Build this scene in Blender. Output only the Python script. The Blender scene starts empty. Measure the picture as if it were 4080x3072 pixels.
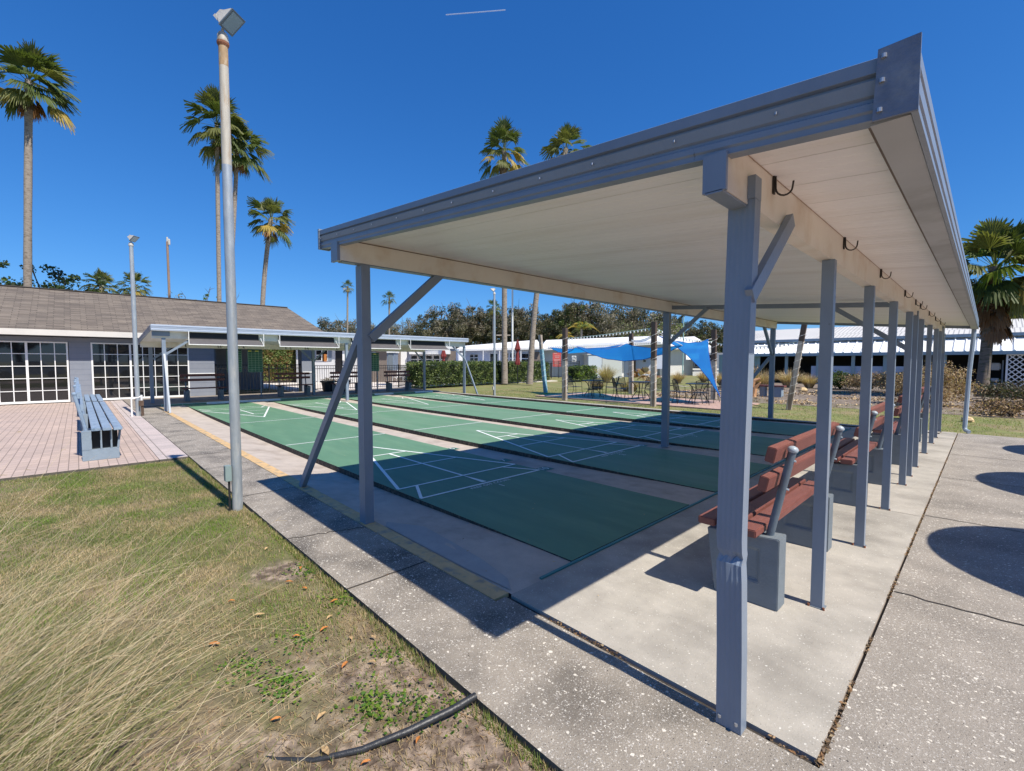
import bpy, math, random
import numpy as np
from mathutils import Vector, Matrix, noise
SC = bpy.context.scene
COL = SC.collection
# ------------------------------------------------------------------ camera, world, sun
CAM = np.array([9.898, -2.466, 1.4017])
YAW, PIT, ROL = math.radians(136.285), math.radians(-2.970), math.radians(0.0425)
F0 = 1810.0 / 4080.0
fw = np.array([math.cos(YAW)*math.cos(PIT), math.sin(YAW)*math.cos(PIT), math.sin(PIT)])
rt = np.array([math.sin(YAW), -math.cos(YAW), 0.0])
up = np.cross(rt, fw)
cd = bpy.data.cameras.new('camera'); co = bpy.data.objects.new('camera', cd); COL.objects.link(co)
cd.sensor_width = 36; cd.lens = 36*F0; cd.clip_end = 6000; cd.clip_start = 0.05
co.matrix_world = Matrix(((rt[0], up[0], -fw[0], CAM[0]), (rt[1], up[1], -fw[1], CAM[1]), (rt[2], up[2], -fw[2], CAM[2]), (0, 0, 0, 1)))
SC.camera = co
SUN_EL = math.radians(53.0)
SUN_DIR = Vector((0.752, 0.022, 1.0)).normalized()          # towards the sun
W = bpy.data.worlds.new('World'); SC.world = W; W.use_nodes = True
nt = W.node_tree
sky = nt.nodes.new('ShaderNodeTexSky'); sky.sky_type = 'NISHITA'; sky.sun_disc = False
sky.sun_elevation = SUN_EL; sky.sun_rotation = math.radians(90 - math.degrees(math.atan2(0.022, 0.752)))
sky.air_density = 1.0; sky.dust_density = 0.0; sky.ozone_density = 6.0; sky.altitude = 0
bg = nt.nodes['Background']; bg.inputs['Strength'].default_value = 0.122
# deeper, drier blue: one power curve per channel on the sky's own colour
_sp = nt.nodes.new('ShaderNodeSeparateColor'); _cb = nt.nodes.new('ShaderNodeCombineColor'); nt.links.new(sky.outputs[0], _sp.inputs[0])
for _i, (_a, _p) in enumerate(((0.235, 1.22), (0.675, 0.875), (1.44, 0.712))):
    _m = nt.nodes.new('ShaderNodeMath'); _m.operation = 'POWER'; _m.inputs[1].default_value = _p; nt.links.new(_sp.outputs[_i], _m.inputs[0])
    _n = nt.nodes.new('ShaderNodeMath'); _n.operation = 'MULTIPLY'; _n.inputs[1].default_value = _a; nt.links.new(_m.outputs[0], _n.inputs[0]); nt.links.new(_n.outputs[0], _cb.inputs[_i])
nt.links.new(_cb.outputs[0], bg.inputs['Color'])
sl = bpy.data.lights.new('sun', 'SUN'); sl.energy = 5.0; sl.angle = math.radians(0.5); sl.color = (1.0, 0.93, 0.82)
so = bpy.data.objects.new('sun', sl); COL.objects.link(so); so.rotation_euler = SUN_DIR.to_track_quat('Z', 'Y').to_euler()
SC.view_settings.view_transform = 'Standard'; SC.view_settings.look = 'None'; SC.view_settings.gamma = 1
SC.view_settings.exposure = 0.36
SC.render.engine = 'CYCLES'
SC.render.resolution_x = 1024; SC.render.resolution_y = 771

# a point of the 2212 px wide photograph turned into a place in the world
def ray(x, y):
    x, y = x*4080/2212, y*4080/2212
    return fw + rt*(x-2040)/1810.0 - up*(y-1536)/1810.0
def PG(x, y, z=0.0):
    d = ray(x, y); return Vector(CAM + d*(z-CAM[2])/d[2])
def PV(x, y, v):
    d = ray(x, y); return Vector(CAM + d*(v-CAM[1])/d[1])
def PU(x, y, u):
    d = ray(x, y); return Vector(CAM + d*(u-CAM[0])/d[0])
def PD(x, y, dep):
    d = ray(x, y); h = d[0]*math.cos(YAW)+d[1]*math.sin(YAW); return Vector(CAM + d*dep/h)

# ------------------------------------------------------------------ materials
MATS = {}
def hexc(r, g, b): return (r, g, b, 1)
def mat(name, col, rough=0.6, var=0.12, scale=6.0, bump=0.0, bscale=40.0, metal=0.0, spec=0.5, col2=None, c2scale=1.5, c2lo=0.5, c2hi=0.62, stretch=None, fn=None, extra=None):
    """paint / stone / cloth with low and high frequency mottling, an optional second colour in patches"""
    if name in MATS: return MATS[name]
    m = bpy.data.materials.new(name); m.use_nodes = True; n = m.node_tree.nodes; l = m.node_tree.links
    b = n['Principled BSDF']; b.inputs['Roughness'].default_value = rough; b.inputs['Metallic'].default_value = metal
    b.inputs['Specular IOR Level'].default_value = spec
    tc = n.new('ShaderNodeTexCoord'); mp = n.new('ShaderNodeMapping'); l.new(tc.outputs['Object'], mp.inputs['Vector'])
    if stretch: mp.inputs['Scale'].default_value = stretch
    def nz(s, d=5):
        t = n.new('ShaderNodeTexNoise'); t.inputs['Scale'].default_value = s; t.inputs['Detail'].default_value = d
        t.inputs['Roughness'].default_value = 0.62; l.new(mp.outputs[0], t.inputs['Vector']); return t
    a = nz(scale)
    mr = n.new('ShaderNodeMapRange'); mr.inputs['From Min'].default_value = 0.25; mr.inputs['From Max'].default_value = 0.75
    mr.inputs['To Min'].default_value = 1-var; mr.inputs['To Max'].default_value = 1+var; l.new(a.outputs['Fac'], mr.inputs['Value'])
    mul = n.new('ShaderNodeVectorMath'); mul.operation = 'SCALE'; l.new(mr.outputs[0], mul.inputs['Scale'])
    src = None
    if col2 is not None:
        c = nz(c2scale, 6); r = n.new('ShaderNodeMapRange'); r.inputs['From Min'].default_value = c2lo; r.inputs['From Max'].default_value = c2hi
        l.new(c.outputs['Fac'], r.inputs['Value'])
        mx = n.new('ShaderNodeMix'); mx.data_type = 'RGBA'; mx.inputs[6].default_value = (*col, 1); mx.inputs[7].default_value = (*col2, 1)
        l.new(r.outputs[0], mx.inputs[0]); src = mx.outputs[2]
    if extra: src = extra(n, l, mp, src, col)
    if src is not None: l.new(src, mul.inputs[0])
    else: mul.inputs[0].default_value = col
    l.new(mul.outputs[0], b.inputs['Base Color'])
    if bump:
        t = nz(bscale, 4); bp = n.new('ShaderNodeBump'); bp.inputs['Strength'].default_value = bump; bp.inputs['Distance'].default_value = 0.01
        l.new(t.outputs['Fac'], bp.inputs['Height']); l.new(bp.outputs[0], b.inputs['Normal'])
    MATS[name] = m; return m
def leafmat(name, col, trans=0.35, rough=0.55):
    if name in MATS: return MATS[name]
    m = mat(name, col, rough, 0.3, 0.9, spec=0.3)
    n = m.node_tree.nodes; l = m.node_tree.links; b = n['Principled BSDF']
    tr = n.new('ShaderNodeBsdfTranslucent'); tr.inputs['Color'].default_value = (min(1, col[0]*1.6), min(1, col[1]*1.7), col[2]*0.8, 1)
    mx = n.new('ShaderNodeMixShader'); mx.inputs[0].default_value = trans
    l.new(b.outputs[0], mx.inputs[1]); l.new(tr.outputs[0], mx.inputs[2]); l.new(mx.outputs[0], n['Material Output'].inputs['Surface'])
    return m
def pebblefn(dark, lo, hi, layers):
  def pebbles(n, l, mp, src, col):
      """exposed shell aggregate: pale chips of uneven size over dark matrix"""
      prev = None
      base = n.new('ShaderNodeMix'); base.data_type = 'RGBA'; base.inputs[6].default_value = (*col, 1); base.inputs[7].default_value = (col[0]*dark, col[1]*dark, col[2]*dark, 1)
      t = n.new('ShaderNodeTexNoise'); t.inputs['Scale'].default_value = 1.7; t.inputs['Detail'].default_value = 7; l.new(mp.outputs[0], t.inputs['Vector'])
      r = n.new('ShaderNodeMapRange'); r.inputs['From Min'].default_value = lo; r.inputs['From Max'].default_value = hi; l.new(t.outputs['Fac'], r.inputs['Value']); l.new(r.outputs[0], base.inputs[0])
      prev = base.outputs[2]
      wn = n.new('ShaderNodeTexNoise'); wn.inputs['Scale'].default_value = 55; wn.inputs['Detail'].default_value = 2; l.new(mp.outputs[0], wn.inputs['Vector'])
      wv = n.new('ShaderNodeVectorMath'); wv.operation = 'MULTIPLY_ADD'; wv.inputs[1].default_value = (.022, .022, .022); l.new(wn.outputs['Color'], wv.inputs[0]); l.new(mp.outputs[0], wv.inputs[2])
      for sc, th, c, cut in layers:
          v = n.new('ShaderNodeTexVoronoi'); v.inputs['Scale'].default_value = sc; l.new(wv.outputs[0], v.inputs['Vector'])
          sep = n.new('ShaderNodeSeparateColor'); l.new(v.outputs['Color'], sep.inputs[0])
          # size of each chip from its cell colour; most cells hold none
          ml = n.new('ShaderNodeMath'); ml.operation = 'MULTIPLY'; ml.inputs[1].default_value = th; l.new(sep.outputs[0], ml.inputs[0])
          lt = n.new('ShaderNodeMath'); lt.operation = 'LESS_THAN'; l.new(v.outputs['Distance'], lt.inputs[0]); l.new(ml.outputs[0], lt.inputs[1])
          g2 = n.new('ShaderNodeMath'); g2.operation = 'GREATER_THAN'; g2.inputs[1].default_value = cut; l.new(sep.outputs[1], g2.inputs[0])
          mm = n.new('ShaderNodeMath'); mm.operation = 'MULTIPLY'; l.new(lt.outputs[0], mm.inputs[0]); l.new(g2.outputs[0], mm.inputs[1])
          mx = n.new('ShaderNodeMix'); mx.data_type = 'RGBA'; mx.inputs[7].default_value = (*c, 1); l.new(prev, mx.inputs[6]); l.new(mm.outputs[0], mx.inputs[0]); prev = mx.outputs[2]
      return prev
  return pebbles
def brickfn(c1, c2, cm, w, h, mortar, sc=1.0, rot=0.0, off=0.5):
    def f(n, l, mp, src, col):
        m2 = n.new('ShaderNodeMapping'); m2.inputs['Rotation'].default_value = (0, 0, rot); l.new(mp.outputs[0], m2.inputs[0])
        b = n.new('ShaderNodeTexBrick'); b.inputs['Scale'].default_value = sc; b.inputs['Color1'].default_value = (*c1, 1); b.inputs['Color2'].default_value = (*c2, 1); b.inputs['Mortar'].default_value = (*cm, 1)
        b.inputs['Brick Width'].default_value = w; b.inputs['Row Height'].default_value = h; b.inputs['Mortar Size'].default_value = mortar; b.offset = off
        l.new(m2.outputs[0], b.inputs['Vector'])
        if src is None: return b.outputs['Color']
        mx = n.new('ShaderNodeMix'); mx.data_type = 'RGBA'; mx.blend_type = 'MULTIPLY'; mx.inputs[0].default_value = 1.0
        l.new(b.outputs['Color'], mx.inputs[6]); l.new(src, mx.inputs[7]); return mx.outputs[2]
    return f
SLATE = (0.205, 0.252, 0.315)
M = {}
M['slate'] = mat('slate_blue_paint', SLATE, 0.40, 0.10, 5, 0.14, 90, stretch=(1, 1, .5), col2=(0.10, 0.115, 0.14), c2scale=38, c2lo=.70, c2hi=.73)
M['slate_old'] = mat('weathered_slate_paint', (0.20, 0.25, 0.33), 0.5, 0.2, 12, 0.35, 60, col2=(0.29, 0.35, 0.42), c2scale=9)
M['slate_wall'] = mat('slate_block_wall', (0.215, 0.235, 0.275), 0.8, 0.06, 5, 0.3, 60)
M['slate_board'] = mat('blue_grey_bench_board', (0.24, 0.32, 0.42), 0.62, 0.22, 7, 0.5, 30, col2=(0.13, 0.19, 0.26), c2scale=14, c2lo=.52, c2hi=.66)
M['slate_block'] = mat('blue_grey_painted_concrete', (0.22, 0.28, 0.34), 0.75, 0.12, 10, 0.5, 70)
M['red_board'] = mat('brick_red_board', (0.195, 0.070, 0.055), 0.55, 0.18, 9, 0.3, 40, stretch=(3, .5, 3))
M['dark_red'] = mat('dark_red_board', (0.13, 0.04, 0.035), 0.55, 0.14, 9, 0.2, 40)
M['block'] = mat('grey_painted_block', (0.16, 0.19, 0.215), 0.7, 0.12, 8, 0.4, 60)
M['pipe'] = mat('dark_slate_pipe', (0.11, 0.145, 0.18), 0.45, 0.12, 14, 0.3, 70)
M['pipecap'] = mat('pale_pipe_cap', (0.36, 0.42, 0.47), 0.4, 0.15, 20)
M['cream'] = mat('cream_ceiling_panel', (0.90, 0.91, 0.90), 0.42, 0.05, 1.2, stretch=(.4, 3, 1), col2=(0.80, 0.79, 0.75), c2scale=1.3, c2lo=.5, c2hi=.75)
M['cream_beam'] = mat('cream_beam', (0.77, 0.73, 0.64), 0.5, 0.07, 2.5, 0.1, 30, col2=(0.66, 0.57, 0.45), c2scale=3, c2lo=.5, c2hi=.7)
M['seam'] = mat('dark_panel_seam', (0.16, 0.13, 0.11), 0.8, 0.1, 5)
M['gutter_pan'] = mat('grey_gutter_pan', (0.36, 0.39, 0.41), 0.5, 0.12, 2.2, col2=(0.27, 0.29, 0.30), c2scale=1.5)
M['white'] = mat('white_paint', (0.78, 0.78, 0.76), 0.45, 0.05, 3)
M['white_roof'] = mat('white_roof_coating', (0.82, 0.82, 0.80), 0.6, 0.05, .4)
M['offwhite'] = mat('offwhite_wall', (0.62, 0.63, 0.64), 0.7, 0.06, .7)
M['pale_blue_wall'] = mat('pale_blue_siding', (0.50, 0.55, 0.66), 0.7, 0.05, .6)
M['galv'] = mat('galvanised_pole', (0.36, 0.40, 0.43), 0.42, 0.16, 8, 0.1, 40, metal=0.35, stretch=(3, 3, .6), col2=(0.45, 0.47, 0.47), c2scale=7)
M['rustpole'] = mat('rust_stained_pole', (0.43, 0.40, 0.34), 0.6, 0.18, 7, 0.1, 40, stretch=(6, 6, .8), col2=(0.36, 0.24, 0.13), c2scale=4, c2lo=.54, c2hi=.68)
M['rust'] = mat('rust', (0.23, 0.09, 0.045), 0.8, 0.3, 20, 0.3)
M['castgrey'] = mat('cast_aluminium', (0.50, 0.48, 0.44), 0.55, 0.14, 12, 0.3, 50)
M['lens'] = mat('floodlight_lens', (0.22, 0.30, 0.36), 0.2, 0.1, 4)
M['screw'] = mat('bright_screw', (0.45, 0.46, 0.47), 0.3, 0.1, 4, metal=.6)
M['hook'] = mat('dark_iron_hook', (0.035, 0.032, 0.03), 0.5, 0.3, 30, metal=.3)
M['black'] = mat('black_metal', (0.015, 0.015, 0.017), 0.4, 0.2, 20)
M['blackplastic'] = mat('black_plastic', (0.02, 0.021, 0.024), 0.45, 0.2, 10)
M['rubber'] = mat('black_edging', (0.03, 0.032, 0.036), 0.42, 0.3, 18, 0.3, 60)
M['green'] = mat('green_court_paint', (0.112, 0.228, 0.14), 0.6, 0.10, 2.6, 0.06, 180, stretch=(.35, 1.6, 1), col2=(0.15, 0.27, 0.165), c2scale=2.2, c2lo=.48, c2hi=.72, spec=.25)
M['green_pale'] = mat('green_court_paint_faded', (0.155, 0.262, 0.168), 0.6, 0.11, 2.6, 0.06, 180, stretch=(.35, 1.6, 1), col2=(0.105, 0.24, 0.13), c2scale=1.2, c2lo=.4, c2hi=.75, spec=.25)
M['line'] = mat('white_court_line', (0.80, 0.84, 0.80), 0.6, 0.1, 12)
M['slabside'] = mat('dirty_slab_edge', (0.055, 0.048, 0.038), 0.95, 0.5, 14, 0.4, 30, col2=(0.14, 0.11, 0.08), c2scale=20)
M['alley'] = mat('pinkish_gutter_concrete', (0.47, 0.405, 0.34), 0.85, 0.15, 5, 0.35, 90, col2=(0.34, 0.28, 0.225), c2scale=1.6, c2lo=.50, c2hi=.72)
M['concrete'] = mat('smooth_bench_slab', (0.40, 0.37, 0.32), 0.85, 0.17, 5, 0.3, 110, extra=pebblefn(.60, .46, .72, ((70, .30, (.62, .60, .54), .80), (140, .34, (.56, .53, .48), .72), (170, .3, (.14, .13, .11), .85))))
PB = ((44, .36, (.68, .63, .54), .74), (85, .38, (.60, .56, .49), .52), (130, .42, (.48, .45, .41), .4), (210, .4, (.42, .40, .36), .35), (150, .34, (.05, .045, .04), .6))
M['aggregate'] = mat('shell_aggregate_walk', (0.285, 0.25, 0.205), 0.85, 0.2, 5, 0.6, 120, extra=pebblefn(.34, .47, .68, PB))
M['aggregate_clean'] = mat('shell_aggregate_walk_side', (0.295, 0.262, 0.222), 0.85, 0.2, 2.5, 0.5, 120, extra=pebblefn(.74, .45, .7, PB))
M['walkside'] = mat('dark_walk_edge', (0.10, 0.09, 0.075), 0.95, 0.3, 12, 0.5, 40)  # brown side faces; the shadow gap at the lawn is in this dark colour
M['farslab'] = mat('dark_far_slab', (0.25, 0.215, 0.18), 0.85, 0.25, 9, 0.4, 60)  # concrete tone, darker than the near bench slab
M['yellow'] = mat('worn_yellow_kerb_paint', (0.60, 0.40, 0.19), 0.8, 0.16, 10, 0.4, 90, col2=(0.34, 0.28, 0.20), c2scale=9, c2lo=.50, c2hi=.64)
M['teal'] = mat('teal_edge_strip', (0.05, 0.20, 0.19), 0.5, 0.1, 6)
M['crack'] = mat('dark_joint', (0.05, 0.042, 0.035), 0.95, 0.4, 20, 0.4, 60, col2=(0.20, 0.10, 0.04), c2scale=9, c2lo=.6, c2hi=.7)
M['paver'] = mat('pink_brick_paver', (0.88, 0.88, 0.90), 0.85, 0.10, 1.3, 0.4, 50, col2=(1.05, 1.03, 1.0), c2scale=.8, c2lo=.3, c2hi=.75,
    extra=brickfn((0.52, 0.405, 0.345), (0.45, 0.355, 0.305), (0.23, 0.18, 0.155), .20, .10, .005))
M['paver_grey'] = mat('grey_border_paver', (0.5, 0.4, 0.35), 0.85, 0.12, 1.3, 0.4, 50,
    extra=brickfn((0.56, 0.47, 0.44), (0.46, 0.40, 0.38), (0.22, 0.19, 0.17), .12, .26, .008, off=0))
M['redpaver'] = mat('terracotta_paver', (0.5, 0.3, 0.24), 0.85, 0.14, 3, 0.4, 50,
    extra=brickfn((0.50, 0.33, 0.26), (0.42, 0.28, 0.23), (0.24, 0.18, 0.15), .2, .2, .008))
M['shingle'] = mat('brown_asphalt_shingle', (0.93, 0.93, 0.93), 0.95, 0.10, 22, 0.4, 120, col2=(1.06, 1.05, 1.03), c2scale=2, c2lo=.4, c2hi=.6,
    extra=brickfn((0.205, 0.172, 0.140), (0.118, 0.098, 0.082), (0.075, 0.062, 0.052), .42, .115, .010, rot=math.pi/2, off=.37))
M['soil'] = mat('sandy_soil', (0.22, 0.165, 0.12), 0.95, 0.4, 30, 0.9, 60, col2=(0.36, 0.285, 0.22), c2scale=3.5, c2lo=.45, c2hi=.62)
def baresoil(n, l, mp, src, col):
    """sandy trodden soil by the walkway corner and in one worn patch, ragged at its edge"""
    sp = n.new('ShaderNodeSeparateXYZ'); l.new(mp.outputs[0], sp.inputs[0])
    t = n.new('ShaderNodeTexNoise'); t.inputs['Scale'].default_value = 3.2; t.inputs['Detail'].default_value = 9; t.inputs['Roughness'].default_value = .72; l.new(mp.outputs[0], t.inputs['Vector'])
    def m(op, a, b_=None, c_=None):
        q = n.new('ShaderNodeMath'); q.operation = op
        for k_, v_ in enumerate((a, b_, c_)):
            if v_ is None: continue
            if isinstance(v_, (int, float)): q.inputs[k_].default_value = v_
            else: l.new(v_, q.inputs[k_])
        return q.outputs[0]
    gx = m('MULTIPLY_ADD', sp.outputs[0], .75, -5.45); gy = m('MULTIPLY_ADD', sp.outputs[1], .55, 1.15); g_ = m('ADD', gx, gy)
    f = m('ADD', g_, m('MULTIPLY_ADD', t.outputs['Fac'], 3.4, -1.9))
    dx = m('SUBTRACT', sp.outputs[0], 6.6); dy = m('ADD', sp.outputs[1], 1.53); d = m('SQRT', m('ADD', m('MULTIPLY', dx, dx), m('MULTIPLY', dy, dy)))
    f = m('MAXIMUM', f, m('ADD', m('MULTIPLY_ADD', d, -9.0, 2.0), m('MULTIPLY_ADD', t.outputs['Fac'], 3.0, -1.5)))
    cl = n.new('ShaderNodeClamp'); l.new(f, cl.inputs[0])
    t2 = n.new('ShaderNodeTexNoise'); t2.inputs['Scale'].default_value = 17; t2.inputs['Detail'].default_value = 8; l.new(mp.outputs[0], t2.inputs['Vector'])
    cr = n.new('ShaderNodeValToRGB'); cr.color_ramp.elements[0].position = .38; cr.color_ramp.elements[0].color = (.10, .07, .05, 1); cr.color_ramp.elements[1].position = .66; cr.color_ramp.elements[1].color = (.40, .31, .235, 1); l.new(t2.outputs['Fac'], cr.inputs[0])
    mx = n.new('ShaderNodeMix'); mx.data_type = 'RGBA'; l.new(cl.outputs[0], mx.inputs[0]); l.new(src, mx.inputs[6]); l.new(cr.outputs[0], mx.inputs[7]); return mx.outputs[2]
M['lawn_ground'] = mat('lawn_ground', (0.15, 0.14, 0.06), 0.95, 0.35, 9, 0.8, 90, col2=(0.24, 0.18, 0.11), c2scale=1.2, c2lo=.45, c2hi=.65, extra=baresoil)
M['far_lawn'] = mat('far_lawn', (0.17, 0.185, 0.055), 0.95, 0.35, 5, 0.8, 60, col2=(0.25, 0.20, 0.10), c2scale=.9, c2lo=.45, c2hi=.65)
M['mulch'] = mat('mulch_bed', (0.16, 0.12, 0.09), 0.95, 0.5, 11, 0.8, 60, col2=(0.27, 0.225, 0.17), c2scale=5, c2lo=.45, c2hi=.6)
M['deck'] = mat('pale_pool_deck', (0.66, 0.60, 0.54), 0.8, 0.06, 2)
M['wood_old'] = mat('silvery_old_timber', (0.42, 0.37, 0.31), 0.85, 0.3, 12, 0.6, 40, stretch=(4, 4, .35), col2=(0.20, 0.14, 0.10), c2scale=2.4, c2lo=.48, c2hi=.62)
M['wood_dark'] = mat('creosoted_timber', (0.09, 0.06, 0.045), 0.8, 0.35, 12, 0.5, 40, stretch=(4, 4, .35))
M['glass'] = None
M['interior'] = mat('dark_interior', (0.05, 0.048, 0.045), 0.9, 0.3, 1)
M['screen'] = mat('black_mesh_screen', (0.012, 0.012, 0.013), 0.6, 0.4, 4, stretch=(1, .3, 6))
M['screenband'] = mat('grey_mesh_band', (0.09, 0.085, 0.09), 0.6, 0.2, 4)
M['board_green'] = mat('scoreboard_green', (0.02, 0.13, 0.08), 0.5, 0.1, 5)
M['board_yellow'] = mat('scoreboard_yellow', (0.85, 0.75, 0.03), 0.6, 0.1, 5)
M['board_line'] = mat('scoreboard_grid', (0.55, 0.72, 0.6), 0.6, 0.1, 5)
M['trunk'] = mat('grey_palm_trunk', (0.30, 0.255, 0.21), 0.9, 0.2, 7, 0.8, 18, stretch=(1, 1, 4), col2=(0.17, 0.135, 0.105), c2scale=5)
M['boots'] = mat('dark_palm_boots', (0.10, 0.065, 0.045), 0.9, 0.4, 9, 0.5)
M['bark'] = mat('oak_bark', (0.11, 0.095, 0.08), 0.95, 0.3, 3, 0.5)
M['sign_red'] = mat('red_sign', (0.55, 0.10, 0.09), 0.5, 0.1, 6)
M['teal_wall'] = mat('teal_grey_wall', (0.25, 0.36, 0.40), 0.7, 0.08, 1)
M['blue_trim'] = mat('blue_grey_trim', (0.20, 0.28, 0.36), 0.6, 0.08, 1)
M['maroon'] = mat('maroon_canvas', (0.20, 0.028, 0.028), 0.8, 0.2, 5)
M['orange'] = mat('orange_towel', (0.62, 0.24, 0.07), 0.9, 0.1, 6)
M['brownwall'] = mat('brown_wall', (0.17, 0.14, 0.12), 0.8, 0.1, 2)
M['terracotta'] = mat('driftwood_tan', (0.50, 0.27, 0.13), 0.8, 0.3, 4, 0.5)
M['chip'] = mat('golden_gravel', (0.58, 0.42, 0.22), 0.8, 0.3, 6)
def glassmat():
    m = bpy.data.materials.new('window_glass'); m.use_nodes = True; n = m.node_tree.nodes; l = m.node_tree.links
    b = n['Principled BSDF']; b.inputs['Base Color'].default_value = (0.012, 0.013, 0.015, 1); b.inputs['Roughness'].default_value = 0.03; b.inputs['Specular IOR Level'].default_value = .8
    tc = n.new('ShaderNodeTexCoord'); t = n.new('ShaderNodeTexNoise'); t.inputs['Scale'].default_value = 1.6; bp = n.new('ShaderNodeBump'); bp.inputs['Strength'].default_value = .06
    l.new(tc.outputs['Object'], t.inputs['Vector']); l.new(t.outputs['Fac'], bp.inputs['Height']); l.new(bp.outputs[0], b.inputs['Normal'])
    return m
M['glass'] = glassmat()
def sailmat():
    m = mat('blue_shade_cloth', (0.008, 0.19, 0.62), 0.7, 0.06, 3, 0.2, 200)
    n = m.node_tree.nodes; l = m.node_tree.links
    tr = n.new('ShaderNodeBsdfTranslucent'); tr.inputs['Color'].default_value = (0.01, 0.40, 0.98, 1)
    mx = n.new('ShaderNodeMixShader'); mx.inputs[0].default_value = .5
    l.new(n['Principled BSDF'].outputs[0], mx.inputs[1]); l.new(tr.outputs[0], mx.inputs[2])
    tp = n.new('ShaderNodeBsdfTransparent'); tp.inputs['Color'].default_value = (.05, .45, .6, 1)
    m2 = n.new('ShaderNodeMixShader'); m2.inputs[0].default_value = .12
    l.new(mx.outputs[0], m2.inputs[1]); l.new(tp.outputs[0], m2.inputs[2]); l.new(m2.outputs[0], n['Material Output'].inputs['Surface']); return m
M['sail'] = sailmat()
LM = {
 'palm': leafmat('palm_green', (0.085, 0.115, 0.032), .3), 'palm2': leafmat('palm_olive', (0.15, 0.16, 0.052), .3), 'palmy': leafmat('palm_yellow', (0.38, 0.28, 0.07), .3),
 'dead': leafmat('palm_dead', (0.24, 0.13, 0.06), .15), 'deadd': leafmat('palm_dead_dark', (0.13, 0.09, 0.06), .1), 'bright': leafmat('palm_bright', (0.17, 0.22, 0.025), .45),
 'oak1': leafmat('oak_dark', (0.046, 0.056, 0.028), .2), 'oak2': leafmat('oak_olive', (0.14, 0.13, 0.075), .2), 'oak3': leafmat('oak_moss_grey', (0.225, 0.205, 0.155), .15), 'oak4': leafmat('oak_brown', (0.135, 0.11, 0.075), .2),
 'hedge1': leafmat('hedge_dark', (0.05, 0.08, 0.028), .2, .4), 'hedge2': leafmat('hedge_mid', (0.12, 0.165, 0.05), .3, .4), 'hedge3': leafmat('hedge_light', (0.21, 0.25, 0.09), .3, .4),
 'ivyb': leafmat('ivy_brown', (0.24, 0.16, 0.07), .3), 'straw': leafmat('dry_straw', (0.45, 0.345, 0.21), .25), 'straw2': leafmat('dry_straw_brown', (0.34, 0.22, 0.12), .2), 'strawp': leafmat('straw_pale', (0.56, 0.47, 0.32), .25),
 'g1': leafmat('grass_green', (0.13, 0.19, 0.045), .35), 'g2': leafmat('grass_olive', (0.25, 0.235, 0.08), .3), 'g3': leafmat('grass_straw', (0.42, 0.32, 0.185), .25), 'g4': leafmat('grass_bright', (0.16, 0.25, 0.03), .35),
 'mg': leafmat('muhly_green', (0.16, 0.18, 0.055), .3), 'weed': leafmat('clover_green', (0.075, 0.17, 0.025), .35),
 'lf': leafmat('fallen_leaf_orange', (0.55, 0.22, 0.06), .2), 'lf2': leafmat('fallen_leaf_tan', (0.52, 0.36, 0.19), .2),
}

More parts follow.
